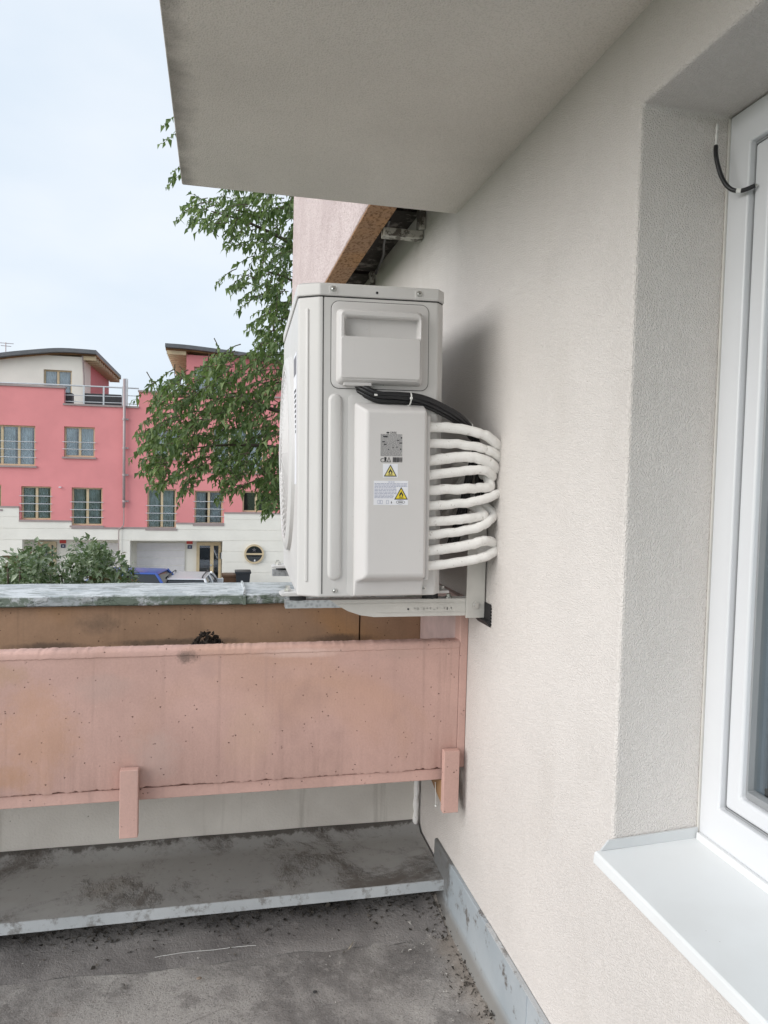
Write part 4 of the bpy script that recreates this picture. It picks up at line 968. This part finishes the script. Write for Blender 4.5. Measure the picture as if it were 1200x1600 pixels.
# recessed porch: back wall, door, garage
def porch(house, op, parts_):
    x0, x1, z0, z1 = op[0], op[1], zg+.12, op[3]
    MB().box((x0-.3, FY+.85, z0), (x1+.3, FY+.9, z1+.2)).build('porch_back_wall', M['cream'], house)
    MB().box((x0-.3, FY+.31, z1+.005), (x1+.3, FY+.9, z1+.2)).build('porch_ceiling', M['cream'], house)
    MB().box((x0-.3, FY+.31, z0), (x0-.002, FY+.85, z1)).build('porch_side', M['cream'], house)
    MB().box((x1+.002, FY+.31, z0), (x1+.3, FY+.85, z1)).build('porch_side', M['cream'], house)
    for kind, r in parts_:
        if kind == 'garage':
            h = (r[3]-r[2])/6
            g = MB().box((r[0], FY+.81, r[2]), (r[1], FY+.845, r[3])).build('garage_door', M['joint'], house)
            for k in range(6): MB().box((r[0]+.02, FY+.79, r[2]+h*k+.012), (r[1]-.02, FY+.809, r[2]+h*(k+1)-.012)).build('door_panel', M['gar'], g)
        elif kind == 'door':
            xm = r[0]+(r[1]-r[0])*.62
            d = MB().holes((r[0], r[1]), (r[2], r[3]), [(r[0]+.12, xm-.06, r[2]+.28, r[3]-.14), (xm+.08, r[1]-.10, r[2]+.28, r[3]-.14)], FY+.74, FY+.84, fz).build('front_door', M['wood'], house)
            for a, b in ((r[0]+.11, xm-.05), (xm+.07, r[1]-.09)): MB().box((a, FY+.78, r[2]+.27), (b, FY+.79, r[3]-.13)).build('door_glass', M['glass'], d); MB().box((a, FY+.80, r[2]+.27), (b, FY+.838, r[3]-.13)).build('dark_hall', M['room'], d)
            MB().cyl((xm-.02, FY+.73, (r[2]+r[3])/2), (xm-.02, FY+.69, (r[2]+r[3])/2), .04, 8).build('door_handle', M['steel'], d)
        elif kind == 'red': MB().box((r[0], FY+.82, r[2]), (r[1], FY+.848, r[3])).build('house_number_sign', M['red'], house)
        elif kind == 'blue':
            s_ = MB().box((r[0], FY+.82, r[2]), (r[1], FY+.848, r[3])).build('house_number_sign', M['blueplate'], house)
            w_ = (r[1]-r[0]); MB().box((r[0]+w_*.28, FY+.812, r[2]+.09), (r[1]-w_*.28, FY+.819, r[3]-.09)).build('sign_digits', M['steel'], s_)
        elif kind == 'box': MB().box((r[0], FY+.74, r[2]), (r[1], FY+.848, r[3])).build('letter_box', M['pvc'], house)
R2 = lambda x0, y0, x1, y1: rect(x0, y0, x1, y1, FY+.8)
gz = F(100, 929).z
porch(L, opL[0], [('door', (R2(60, 846, 88, 880)[0], R2(60, 846, 88, 880)[1], zg+.13, R2(60, 846, 88, 880)[3])), ('garage', (R2(118, 848, 186, 900)[0], R2(118, 848, 186, 900)[1], zg+.13, R2(118, 848, 186, 900)[3])), ('red', R2(93, 844, 103, 849)), ('blue', R2(95, 850.5, 102, 856))])
# downpipe and its thin continuation
m = MB(); pz = [F(194.5, 592, FY-.12), F(193.5, 793, FY-.12)]; m.tube([pz[0], (pz[0]+pz[1])/2, pz[1]], .055, 10); dp = m.build('downpipe', M['pipe'], L, smooth='all')
for yy in (655, 700, 742, 783):
    p = F(194, yy, FY-.12); MB().cyl(p-Vector((0, 0, .04)), p+Vector((0, 0, .04)), .075, 10).build('pipe_clip', M['pipe'], dp); MB().box(p+Vector((.05, .0, -.03)), p+Vector((.16, .1, .03))).build('pipe_clip', M['pipe'], dp)
MB().tube(smooth_path([F(193.5, 792, FY-.12), F(193.5, 815, FY-.12), F(192, 822, FY-.13), F(187, 826, FY-.14), F(185.5, 832, FY-.14), F(185.5, 880, FY-.14)], 4), .022, 6).build('drain_pipe', M['trim'], L)
MB().box(F(91.5, 758, FY-.1)-Vector((0, 0, .1)), F(96, 765, FY-.02)+Vector((0, 0, .12))).build('wall_lamp', M['pvc'], L)
# railing on the terrace edge
def railing(house, pts, zrail, posts, lows):
    m = MB(); m.tube(pts, .03, 8); rl = m.build('railing', M['steel'], house)
    for x, za, zb in posts: MB().box((x-.03, FY+.1, za), (x+.03, FY+.16, zb)).build('post', M['steel'], rl)
    for a, b in lows: MB().cyl(a, b, .018, 6).build('rail', M['steel'], rl)
RY = FY+.13
railing(L, [F(-60, 596, RY), F(60, 600, RY), F(196, 606, RY)], 0, [(F(x, 620, RY).x, zt_lo+.07, F(x, 604, RY).z) for x in (131, 162, 192)],
        [(F(100, 617, RY), F(192, 620, RY)), (F(100, 627, RY), F(192, 630, RY))])
railing(R_, [F(197, 606, RY), F(217, 607, RY)], 0, [(F(198.5, 620, RY).x, zt_lo+.07, F(198, 592, RY).z)], [(F(197, 618, RY), F(217, 619, RY)), (F(197, 631, RY), F(217, 632, RY))])
MB().tube([F(194, 592, RY), F(198.5, 592, RY)], .02, 6).build('rail', M['steel'], L)
# terrace furniture boxes
r = rect(101, 615, 115, 634, FY+.9); tag(MB().box((r[0], FY+.5, zt_lo-.74), (r[1], FY+1.0, r[3])).build('balcony_planter', M['darkbox'], bevel=.02), 'short dark planter box on the left roof terrace', 'planter box')
r = rect(133, 617, 191, 634, FY+.9); tag(MB().box((r[0], FY+.5, zt_lo-.74), (r[1], FY+1.0, r[3])).build('balcony_planter', M['darkbox'], bevel=.02), 'long dark planter box on the left roof terrace beside the downpipe', 'planter box')
# penthouse with vaulted roof
PY = 34.0
def penthouse(house, xa, xb, zb_, roofpts, ry0, ry1, win, front, side, body_top, eave_x, tilt=None):
    r = win
    MB().holes((xa, xb), (zb_, body_top), [r], PY, PY+.3, fz).build('penthouse_wall', front, house)
    window(house, r, PY, 0, 'curtain', (.5,), False)
    pts = smooth_path([Vector((p[0], 0, p[1])) for p in roofpts], 6)
    m = MB().loft([[(p.x, y, p.z) for p in pts]+[(p.x, y, p.z-.16) for p in reversed(pts)] for y in (ry0, ry1)])
    rf = m.build('roof', M['roofsh'], house)
    m = MB().loft([[(p.x, y, p.z-.162) for p in pts]+[(p.x, y, p.z-.21) for p in reversed(pts)] for y in (ry0+.3, ry1)])
    m.build('eaves_boarding', M['wood'] if 0 else M['woodb'], rf)
    n_ = 14
    for k in range(n_):
        y = ry0+.3+(ry1-ry0-.6)*k/(n_-1)
        e0, e1 = eave_x
        zz = min((p.z for p in pts if min(e0, e1)-.1 <= p.x <= max(e0, e1)+.1), default=pts[0].z)
        MB().box((min(e0, e1), y, zz-.40), (max(e0, e1), y+.12, zz-.235)).build('rafter', M['wood'], rf)
    return rf
RY0 = 33.6
b0 = F(150, 547, RY0); zR = b0.z
roofL = [(F(x, y, RY0).x, F(x, y, RY0).z) for x, y in ((-130, 575), (-60, 561), (0, 551), (50, 546), (90, 543.5), (125, 545), (150, 547))]
xs_ = F(130, 600, PY).x
rwin = rect(68, 578, 112, 640, PY)
penthouse(L, xL-4, xs_, zt_lo-.75, roofL, RY0, 42.0, (rwin[0], rwin[1], zt_lo-.7, rwin[3]), M['cream'], None, zR-.27, (xs_+.02, b0.x-.05))
y40 = PY*(338-130)/(338-141)
MB().box((xs_-.3, PY+.301, zt_lo-.75), (xs_, y40, zR-.27)).build('penthouse_side', M['cream'], L)
MB().box((xs_-.3, y40+.001, zt_lo-.75), (xs_+.01, 41.6, zR-.27)).build('penthouse_side', M['pinkd'], L)
MB().tube(smooth_path([F(129, 556, PY-.08), F(130, 575, PY-.08), F(131, 590, PY-.08), F(131, 632, PY-.08)], 3), .035, 6).build('drain_pipe', M['trim'], L)
b1 = F(258, 536, RY0)
roofR = [(F(x, y, RY0).x, F(x, y, RY0).z) for x, y in ((258, 536), (290, 538.5), (330, 543.5), (392, 552), (440, 562), (520, 585))]
xr = F(291, 600, PY).x
rwr = rect(303, 574, 347, 640, PY)
penthouse(R_, xr, F(520, 600, PY).x, zt_lo-.75, roofR, RY0, 42, (rwr[0], rwr[1], zt_lo-.7, rwr[3]), M['pinkd'], None, F(330, 543.5, RY0).z-.30, (b1.x+.05, xr-.02))
MB().box((xr, PY+.301, zt_lo-.75), (xr+.3, 41.6, F(300, 540, RY0).z-.28)).build('penthouse_side', M['pinkd'], R_)
# TV aerial on the left roof
p = F(9, 551, 36); a_ = wbase('roof_aerial', p); tag(a_, 'small television aerial on the left penthouse roof', 'aerial')
MB().cyl(p, p+Vector((0, 0, .45)), .02, 6).build('mast', M['pipe'], a_)
for dz_, l in ((.42, .30), (.30, .2)): MB().cyl(p+Vector((-l, 0, dz_)), p+Vector((l, .1, dz_)), .014, 6).build('element', M['pipe'], a_)
# ---------------- right house
xRr = F(560, 700).x
wr = [(rect(230, 764, 275, 826), 3, 'curtain', (.5,)), (rect(304, 767, 348, 819), 3, 'curtain', (.5,)), (rect(379, 768, 421, 800), 0, None, (.5,)), (rect(240, 669, 287, 716), 2, 'curtain', (.5,)), (rect(332, 668, 412, 738), 3, 'curtain', (.33, .66))]
xst = F(217, 620).x
MB().holes((XD+.005, xRr), (F(230, 826).z-.3, zt_hi), [w_[0] for w_ in wr]+[(XD-1, xst, zt_lo, zt_hi+1)], FY, FY+.30, fz).build('upper_wall', M['pink'], R_, weld=True)
for r, n_, c, sp in wr: window(R_, r, FY, n_, c, sp)
opR = [(F(203, 880).x, F(347, 880).x, zg-1, F(270, 845).z)]
stR = [(XD+.005, F(275, 820).x, F(230, 826).z), (F(275, 820).x, F(350, 820).x, F(310, 819).z), (F(350, 820).x, xRr, F(400, 803).z)]
plinth(R_, XD, xRr, stR, opR)
MB().box((XD+.005, FY-.06, zt_lo), (xst, FY+.33, zt_lo+.07)).build('parapet_cap', M['trim'], R_)
MB().box((xst-.03, FY-.06, zt_hi), (xRr, FY+.33, zt_hi+.07)).build('parapet_cap', M['trim'], R_)
MB().box((XD, FY+.31, zt_lo-1.0), (xRr, FY+11, zt_lo-.75)).build('terrace_deck', M['pave'], R_)
MB().box((XD, FY+10.7, zg), (xRr, FY+11, zt_lo-1.01)).build('rear_wall', M['cream'], R_)
g1 = R2(213, 848, 289, 900); d1 = R2(307, 847, 345, 900)
porch(R_, opR[0], [('garage', (g1[0], g1[1], zg+.13, g1[3])), ('door', (d1[0], d1[1], zg+.13, d1[3])), ('red', R2(291.5, 844.5, 301, 850)), ('blue', R2(293, 852, 300, 857.5)), ('box', R2(343, 863, 347, 873))])
# porthole
c = F(397, 865.5, FY-.05); rr_ = .40
def ring(r0, r1, y0, y1, n=40):
    return MB().loft([[(c.x+cos(2*pi*k/n)*r, y, c.z+sin(2*pi*k/n)*r) for k in range(n)] for r, y in ((r1, y1), (r1, y0), (r0, y0), (r0, y1))], cap=False)
pw = ring(rr_-.07, rr_, FY-.13, FY-.046).build('porthole_window', M['wood'], R_, smooth=True)
MB().add([(c.x+cos(2*pi*k/40)*(rr_-.06), FY-.052, c.z+sin(2*pi*k/40)*(rr_-.06)) for k in range(40)], [tuple(range(40))]).build('dark_room', M['room'], pw)
MB().add([(c.x+cos(2*pi*k/40)*(rr_-.06), FY-.075, c.z+sin(2*pi*k/40)*(rr_-.06)) for k in range(40)], [tuple(range(40))]).build('pane', M['glass'], pw)
MB().box((c.x-rr_+.06, FY-.115, c.z-.035), (c.x+rr_-.06, FY-.08, c.z+.035)).build('glazing_bar', M['wood'], pw)
MB().cyl((c.x+.03, FY-.07, c.z-.30), (c.x+.03, FY-.07, c.z-.22), .04, 8, .01).build('ornament', M['pvc'], pw)
# a star shaped decoration in the upper half
MB().add([(c.x+sin(2*pi*k/10)*(.10 if k % 2 == 0 else .045), FY-.07, c.z+.17+cos(2*pi*k/10)*(.10 if k % 2 == 0 else .045)) for k in range(10)], [tuple(range(10))]).build('ornament', M['pipe'], pw)
# wheelie bins
def bin_(x, y, Y, h, mat_, lab):
    p = F(x, y, Y); z0 = GZ+.12; rt = wbase('wheelie_bin', (p.x, Y, z0)); tag(rt, lab, 'bin', 'wheelie bins by the right house'); H = p.z-z0
    w0, w1 = .21, .28
    rg = lambda w_, z, d=0: [(p.x-w_-d, Y-w_*1.1-d, z), (p.x+w_+d, Y-w_*1.1-d, z), (p.x+w_+d, Y+w_*1.1+d, z), (p.x-w_-d, Y+w_*1.1+d, z)]
    MB().loft([rg(w0, z0+.03), rg(w1, z0+H-.10), rg(w1, z0+H-.10, .03), rg(w1, z0+H-.06, .03)]).build('body', mat_, rt, bevel=.015)
    MB().loft([rg(w1, z0+H-.058, .035), rg(w1, z0+H-.02, .03), rg(w1*.8, z0+H)]).build('lid', mat_, rt, bevel=.01)
    MB().cyl((p.x-.25, Y+.36, z0+H-.10), (p.x+.25, Y+.36, z0+H-.10), .018, 8).build('handle', mat_, rt)
    for s_ in (-1, 1): MB().cyl((p.x+s_*.22, Y+.24, z0+.1), (p.x+s_*.27, Y+.24, z0+.1), .1, 14).build('wheel', M['rubber'], rt)
bin_(359, 896, 29.8, 1, flat('brown_bin', (.09, .045, .022), .5), 'brown wheelie bin left of the black bin below the porthole')
bin_(379.5, 891, 29.6, 1, flat('black_bin', (.02, .024, .03), .45), 'black wheelie bin below the porthole window')
# ---------------- cars
def car(px_, py_, Y, rz, paint, lab, rails, soft=None):
    p = F(px_, py_, Y); z0 = GZ+.12; H = p.z-z0
    rt = empty('parked_car', (p.x, Y, z0), (0, 0, rz)); tag(rt, lab, 'car', 'cars parked before the garages')
    hw = .86; belt = H*.62
    def rg(y, w_, zb, zt, r=.10): return [(-w_, y, zb), (w_, y, zb), (w_, y, zt-r), (w_-r*.6, y, zt), (-w_+r*.6, y, zt), (-w_, y, zt-r)]
    st_ = [(-2.08, .70, .38, belt*.80), (-1.98, .82, .25, belt*.95), (-1.5, hw, .20, belt), (-.5, hw+.02, .20, belt*1.01), (.7, hw+.02, .20, belt*1.0), (1.3, hw, .20, belt*.94), (1.95, .80, .26, belt*.78), (2.1, .66, .38, belt*.62)]
    body = MB().loft([rg(*s_) for s_ in st_]).build('body', paint, rt, bevel=.04, seg=3)
    gh = [(belt*.985, .80, -1.85, 1.10), (belt+(H-belt)*.55, .72, -1.66, .62), (H-.06, .62, -1.45, .30)]
    MB().loft([[(-w_, a, z), (w_, a, z), (w_, b, z), (-w_, b, z)] for z, w_, a, b in gh]).build('window_glass', flat('car_glass', (.02, .024, .028), .08, 0, .6), rt, bevel=.02)
    MB().loft([[(-w_, a, z), (w_, a, z), (w_, b, z), (-w_, b, z)] for z, w_, a, b in ((H-.075, .655, -1.52, .36), (H-.02, .60, -1.42, .26), (H, .45, -1.2, .05))]).build('roof', soft or paint, rt, bevel=.035, seg=3)
    for s_ in (-1, 1):
        for ya, yb, za in ((1.12, .30, 0), (-.35, -.38, 0), (-1.86, -1.47, 0)):
            MB().tube([(s_*.815, ya, belt*.98), (s_*.735, ya+(yb-ya)*.55, belt+(H-belt)*.55), (s_*.645, yb, H-.05)], .045, 6).build('pillar', soft or paint, rt)
        if rails: MB().tube(smooth_path([(s_*.56, -1.4, H-.03), (s_*.56, -1.3, H+.035), (s_*.56, 0, H+.045), (s_*.56, .15, H-.02)], 4), .022, 6).build('roof_rail', M['darkbox'], rt)
        MB().box((s_*.88-.06, .72, belt+.02), (s_*.88+.10*s_+.06, .86, belt+.17)).build('mirror', paint, rt, bevel=.02)
        for y in (-1.28, 1.30):
            w_ = MB().cyl((s_*.70, y, .31), (s_*.885, y, .31), .31, 24).build('wheel', M['rubber'], rt, smooth=True)
            MB().cyl((s_*.88, y, .31), (s_*.895, y, .31), .20, 16).build('rim', M['steel'], w_)
        MB().box((s_*.60-.14, -2.085, belt*.62), (s_*.60+.14, -1.98, belt*.86)).build('tail_light', M['red'], rt, bevel=.02)
        MB().box((s_*.56-.14, 1.98, belt*.50), (s_*.56+.14, 2.09, belt*.64)).build('headlight', M['glass'], rt, bevel=.02)
    return rt
sil = flat('silver_paint', (.60, .61, .63), .3, .3, var=.02)
car(299, 893.5, 27.0, radians(-6), sil, 'silver car with dark roof rails parked before the right garage', True)
car(184, 889, 26.0, radians(78), flat('blue_paint', (.03, .085, .34), .28, .1, var=.03), 'blue car with dark rear window parked left of the silver car', False)

# ================================================================== vegetation
def inside(x, y, poly):
    c_ = False; j = len(poly)-1
    for i in range(len(poly)):
        xi, yi = poly[i]; xj, yj = poly[j]
        if (yi > y) != (yj > y) and x < (xj-xi)*(y-yi)/(yj-yi)+xi: c_ = not c_
        j = i
    return c_
class Leaves:
    def __init__(s): s.v = []; s.f = []
    def leaf(s, p, d, nrm, l, w_, bend):
        d = d.normalized(); side = d.cross(nrm)
        if side.length < 1e-4: side = d.orthogonal()
        side.normalize(); up = side.cross(d)
        n = len(s.v); q = p+d*l*.45+up*bend*l*.2; e = p+d*l-up*bend*l*.35
        a, b = q+side*w_*.5+up*w_*.18, q-side*w_*.5+up*w_*.18
        s.v += [tuple(p), tuple(a), tuple(e), tuple(b), tuple(q)]
        s.f += [(n, n+4, n+1), (n+4, n+2, n+1), (n, n+3, n+4), (n+4, n+3, n+2)]
    def build(s, name, m, parent):
        me = bpy.data.meshes.new(name); me.from_pydata(s.v, [], s.f); me.materials.append(m)
        o = bpy.data.objects.new(name, me); link(o, parent); return o
rnd = random.Random(21)
LOW = [(228,602),(255,592),(285,585),(300,578),(330,560),(352,540),(380,548),(400,530),(445,520),(470,520),(470,790),(430,803),(412,780),(400,735),(380,765),(350,768),(330,735),(305,745),(288,792),(276,785),(296,740),(270,730),(252,765),(240,745),(225,750),(226,715),(218,690),(228,660),(245,640)]
UPP = [(298,305),(310,299),(458,312),(470,320),(470,540),(412,535),(396,505),(402,472),(370,455),(348,432),(392,415),(370,390),(350,368),(312,350),(298,330)]
TIP = [(252,165),(285,170),(290,300),(268,290),(275,240),(255,200)]
BEH = [(350,120),(470,120),(470,300),(350,295)]
tree = wbase('deciduous_tree', tuple(F(585, 800, 9.0).xy)+(GZ,)); tag(tree, 'leafy green tree with drooping branches behind the air conditioner', 'tree')
T0 = Vector((F(585, 800, 9.0).x, 9.0, GZ))
# trunk and limbs
m = MB(); m.tube(smooth_path([T0, T0+Vector((.05, .05, 2)), T0+Vector((-.05, .0, 4.2)), T0+Vector((-.12, .1, 6.5)), T0+Vector((.05, .1, 9.5))], 6), .2, 12, lambda t: .21*(1-t)+.05)
m.build('trunk', M['bark'], tree, smooth='all')
limbs = []
for (x1, y1, Y1, zoff) in ((250, 620, 8.2, 4.9), (300, 700, 7.8, 4.4), (420, 600, 8.6, 5.2), (350, 560, 8.8, 5.6), (330, 330, 8.4, 6.6), (400, 420, 8.6, 6.0), (300, 200, 8.6, 7.6), (430, 760, 8.0, 4.2), (390, 180, 9, 8), (380, 690, 8.9, 4.8)):
    e = F(x1, y1, Y1); s0 = T0+Vector((-.05, .05, zoff+ (0 if zoff > 4 else 0)))
    s0.z = min(s0.z, T0.z+9); midp = s0.lerp(e, .5)+Vector((0, 0, .35+.1*rnd.random()))
    limbs.append(smooth_path([s0, s0.lerp(midp, .5)+Vector((0, 0, .15)), midp, midp.lerp(e, .55)+Vector((0, 0, .05)), e], 5))
for lp in limbs:
    MB().tube(lp, .05, 7, lambda t: .036*(1-t)+.006).build('branch', M['bark'], tree, smooth='all')
lv = Leaves(); tw = MB(); allp = [p for lp in limbs for p in lp[4:]]
def spray(p, dirv, L_, nl, ll=.095):
    # twig that droops, leaves alternate
    pts = []; d = dirv.normalized(); q = p.copy()
    for i in range(6):
        pts.append(q.copy()); q = q+d*(L_/5); d = (d+Vector((rnd.gauss(0, .12), rnd.gauss(0, .12), -.16))).normalized()
    tw.tube(pts, .004, 4, lambda t: .0045*(1-t)+.0012)
    for i in range(nl):
        t = .12+.88*(i+rnd.random()*.6)/nl; k = min(4, int(t*5)); f_ = t*5-k; b = pts[k].lerp(pts[k+1], min(1, f_)); dd = (pts[k+1]-pts[k]).normalized()
        sd_ = dd.cross(Vector((0, 0, 1)));  sd_ = sd_.normalized() if sd_.length > 1e-3 else Vector((1, 0, 0))
        s_ = 1 if i % 2 else -1
        ld = dd*.55+sd_*s_*rnd.uniform(.45, .95)+Vector((rnd.gauss(0, .2), rnd.gauss(0, .2), -rnd.uniform(.1, .7)))
        nr = Vector((rnd.gauss(0, .35), rnd.gauss(0, .35), 1))
        l = ll*rnd.uniform(.5, 1.25); lv.leaf(b, ld, nr, l, l*rnd.uniform(.34, .48), rnd.uniform(.2, 1))
def fill(poly, n, y0, y1, nl=(9, 15)):
    xs = [p[0] for p in poly]; ys = [p[1] for p in poly]; k = 0
    while k < n:
        x, y = rnd.uniform(min(xs), max(xs)), rnd.uniform(min(ys), max(ys))
        if not inside(x, y, poly): continue
        Y = rnd.uniform(y0, y1)
        dirv = Vector((-.75+rnd.gauss(0, .45), rnd.gauss(-.1, .5), rnd.gauss(-.25, .35)))
        L_ = rnd.uniform(.18, .38); p = F(x, y, Y)-dirv.normalized()*L_*.55
        spray(p, dirv, L_, rnd.randint(*nl)); k += 1
fill(LOW, 540, 7.3, 9.4); fill(UPP, 215, 7.6, 9.4); fill(BEH, 140, 7.8, 9.6)
fill([(470,120),(760,120),(760,800),(470,800)], 260, 8.4, 10.4)
# hanging bottom tips and left tips
for x, y, dx in ((286, 770, -.2), (300, 748, -.3), (430, 785, -.2), (418, 765, -.4), (345, 755, -.1), (240, 735, -.4), (215, 700, -.8), (220, 610, -.9), (246, 590, -.9), (256, 745, -.2), (410, 770, -.5), (385, 745, -.3), (290, 325, -1), (300, 340, -.9), (345, 430, -.9), (365, 440, -.8), (400, 500, -.8), (385, 470, -1), (225, 655, -.9), (268, 178, -1), (272, 210, -.9), (278, 255, -1), (275, 275, -.9)):
    p = F(x, y, rnd.uniform(7.8, 8.6)); dv = Vector((dx, rnd.gauss(0, .2), -.5)); spray(p-dv.normalized()*.2, dv, .36, 13)
lv.build('crown', M['leaf'], tree); tw.build('twigs', M['bark'], tree)
# ---- shrubs just beyond the parapet
def shrub(name, cx, topy, wpx, Y, lab, seed, n, tops):
    rr = random.Random(seed); c = F(cx, 912, Y); g = wbase(name, (c.x, Y, GZ)); tag(g, lab, 'shrub', 'shrubs beyond the parapet')
    sm = MB()
    hw = wpx/2*Y/FPX
    for k in range(9):
        a = rr.uniform(0, 2*pi); e = Vector((c.x+cos(a)*hw*.7, Y+sin(a)*.6, c.z+rr.uniform(-.1, .25)))
        b = Vector((c.x+cos(a)*.15, Y+sin(a)*.15, GZ)); sm.tube(smooth_path([b, b.lerp(e, .4)+Vector((cos(a)*-.1, 0, .3)), e], 5), .03, 6, lambda t: .035*(1-t)+.008)
    lo, dr = Leaves(), Leaves()
    def clump(p, r, k, tgt):
        for _ in range(k):
            v = Vector((rr.gauss(0, 1), rr.gauss(0, 1), rr.gauss(0, 1))).normalized()
            q = p+v*r*rr.random()**.4
            d = (v*.7+Vector((rr.gauss(0, .5), rr.gauss(0, .5), rr.uniform(-.3, .5))))
            l = rr.uniform(.055, .095); tgt.leaf(q, d, Vector((rr.gauss(0, .4), rr.gauss(0, .4), 1)), l, l*rr.uniform(.42, .55), rr.uniform(0, .8))
    for k in range(n):
        x = cx+rr.gauss(0, .36)*wpx/1.25; x = max(cx-wpx/2, min(cx+wpx/2, x))
        u = (x-cx)/(wpx/2); lim = topy+(912-topy)*abs(u)**2.2+8
        y = rr.uniform(lim, 955); YY = Y+rr.uniform(-.75, .75)
        clump(F(x, y, YY), rr.uniform(.07, .15), rr.randint(14, 24), dr if rr.random() < .06 else lo)
    for x, y in tops: clump(F(x, y+5, Y), .055, 12, lo); clump(F(x, y+14, Y), .08, 16, lo)
    # body below the parapet line
    for k in range(n):
        a = rr.uniform(0, 2*pi); r = rr.random()**.5
        clump(Vector((c.x+cos(a)*r*hw, Y+sin(a)*r*.9, rr.uniform(GZ+.5, c.z))), .16, 14, lo)
    sm.build('stems', M['bark'], g, smooth='all'); lo.build('foliage', M['shrubleaf'], g); dr.build('bronze_foliage', M['shrubdry'], g)
shrub('broadleaf_shrub', 42, 862, 118, 7.6, 'left of the two leafy shrubs beyond the metal coping', 5, 150, ((54, 845), (28, 872), (10, 895), (44, 862), (84, 862)))
shrub('broadleaf_shrub', 150, 858, 128, 8.0, 'right of the two leafy shrubs beyond the metal coping, near the blue car', 9, 160, ((142, 842), (120, 846), (162, 858), (184, 877), (205, 893), (154, 846)))
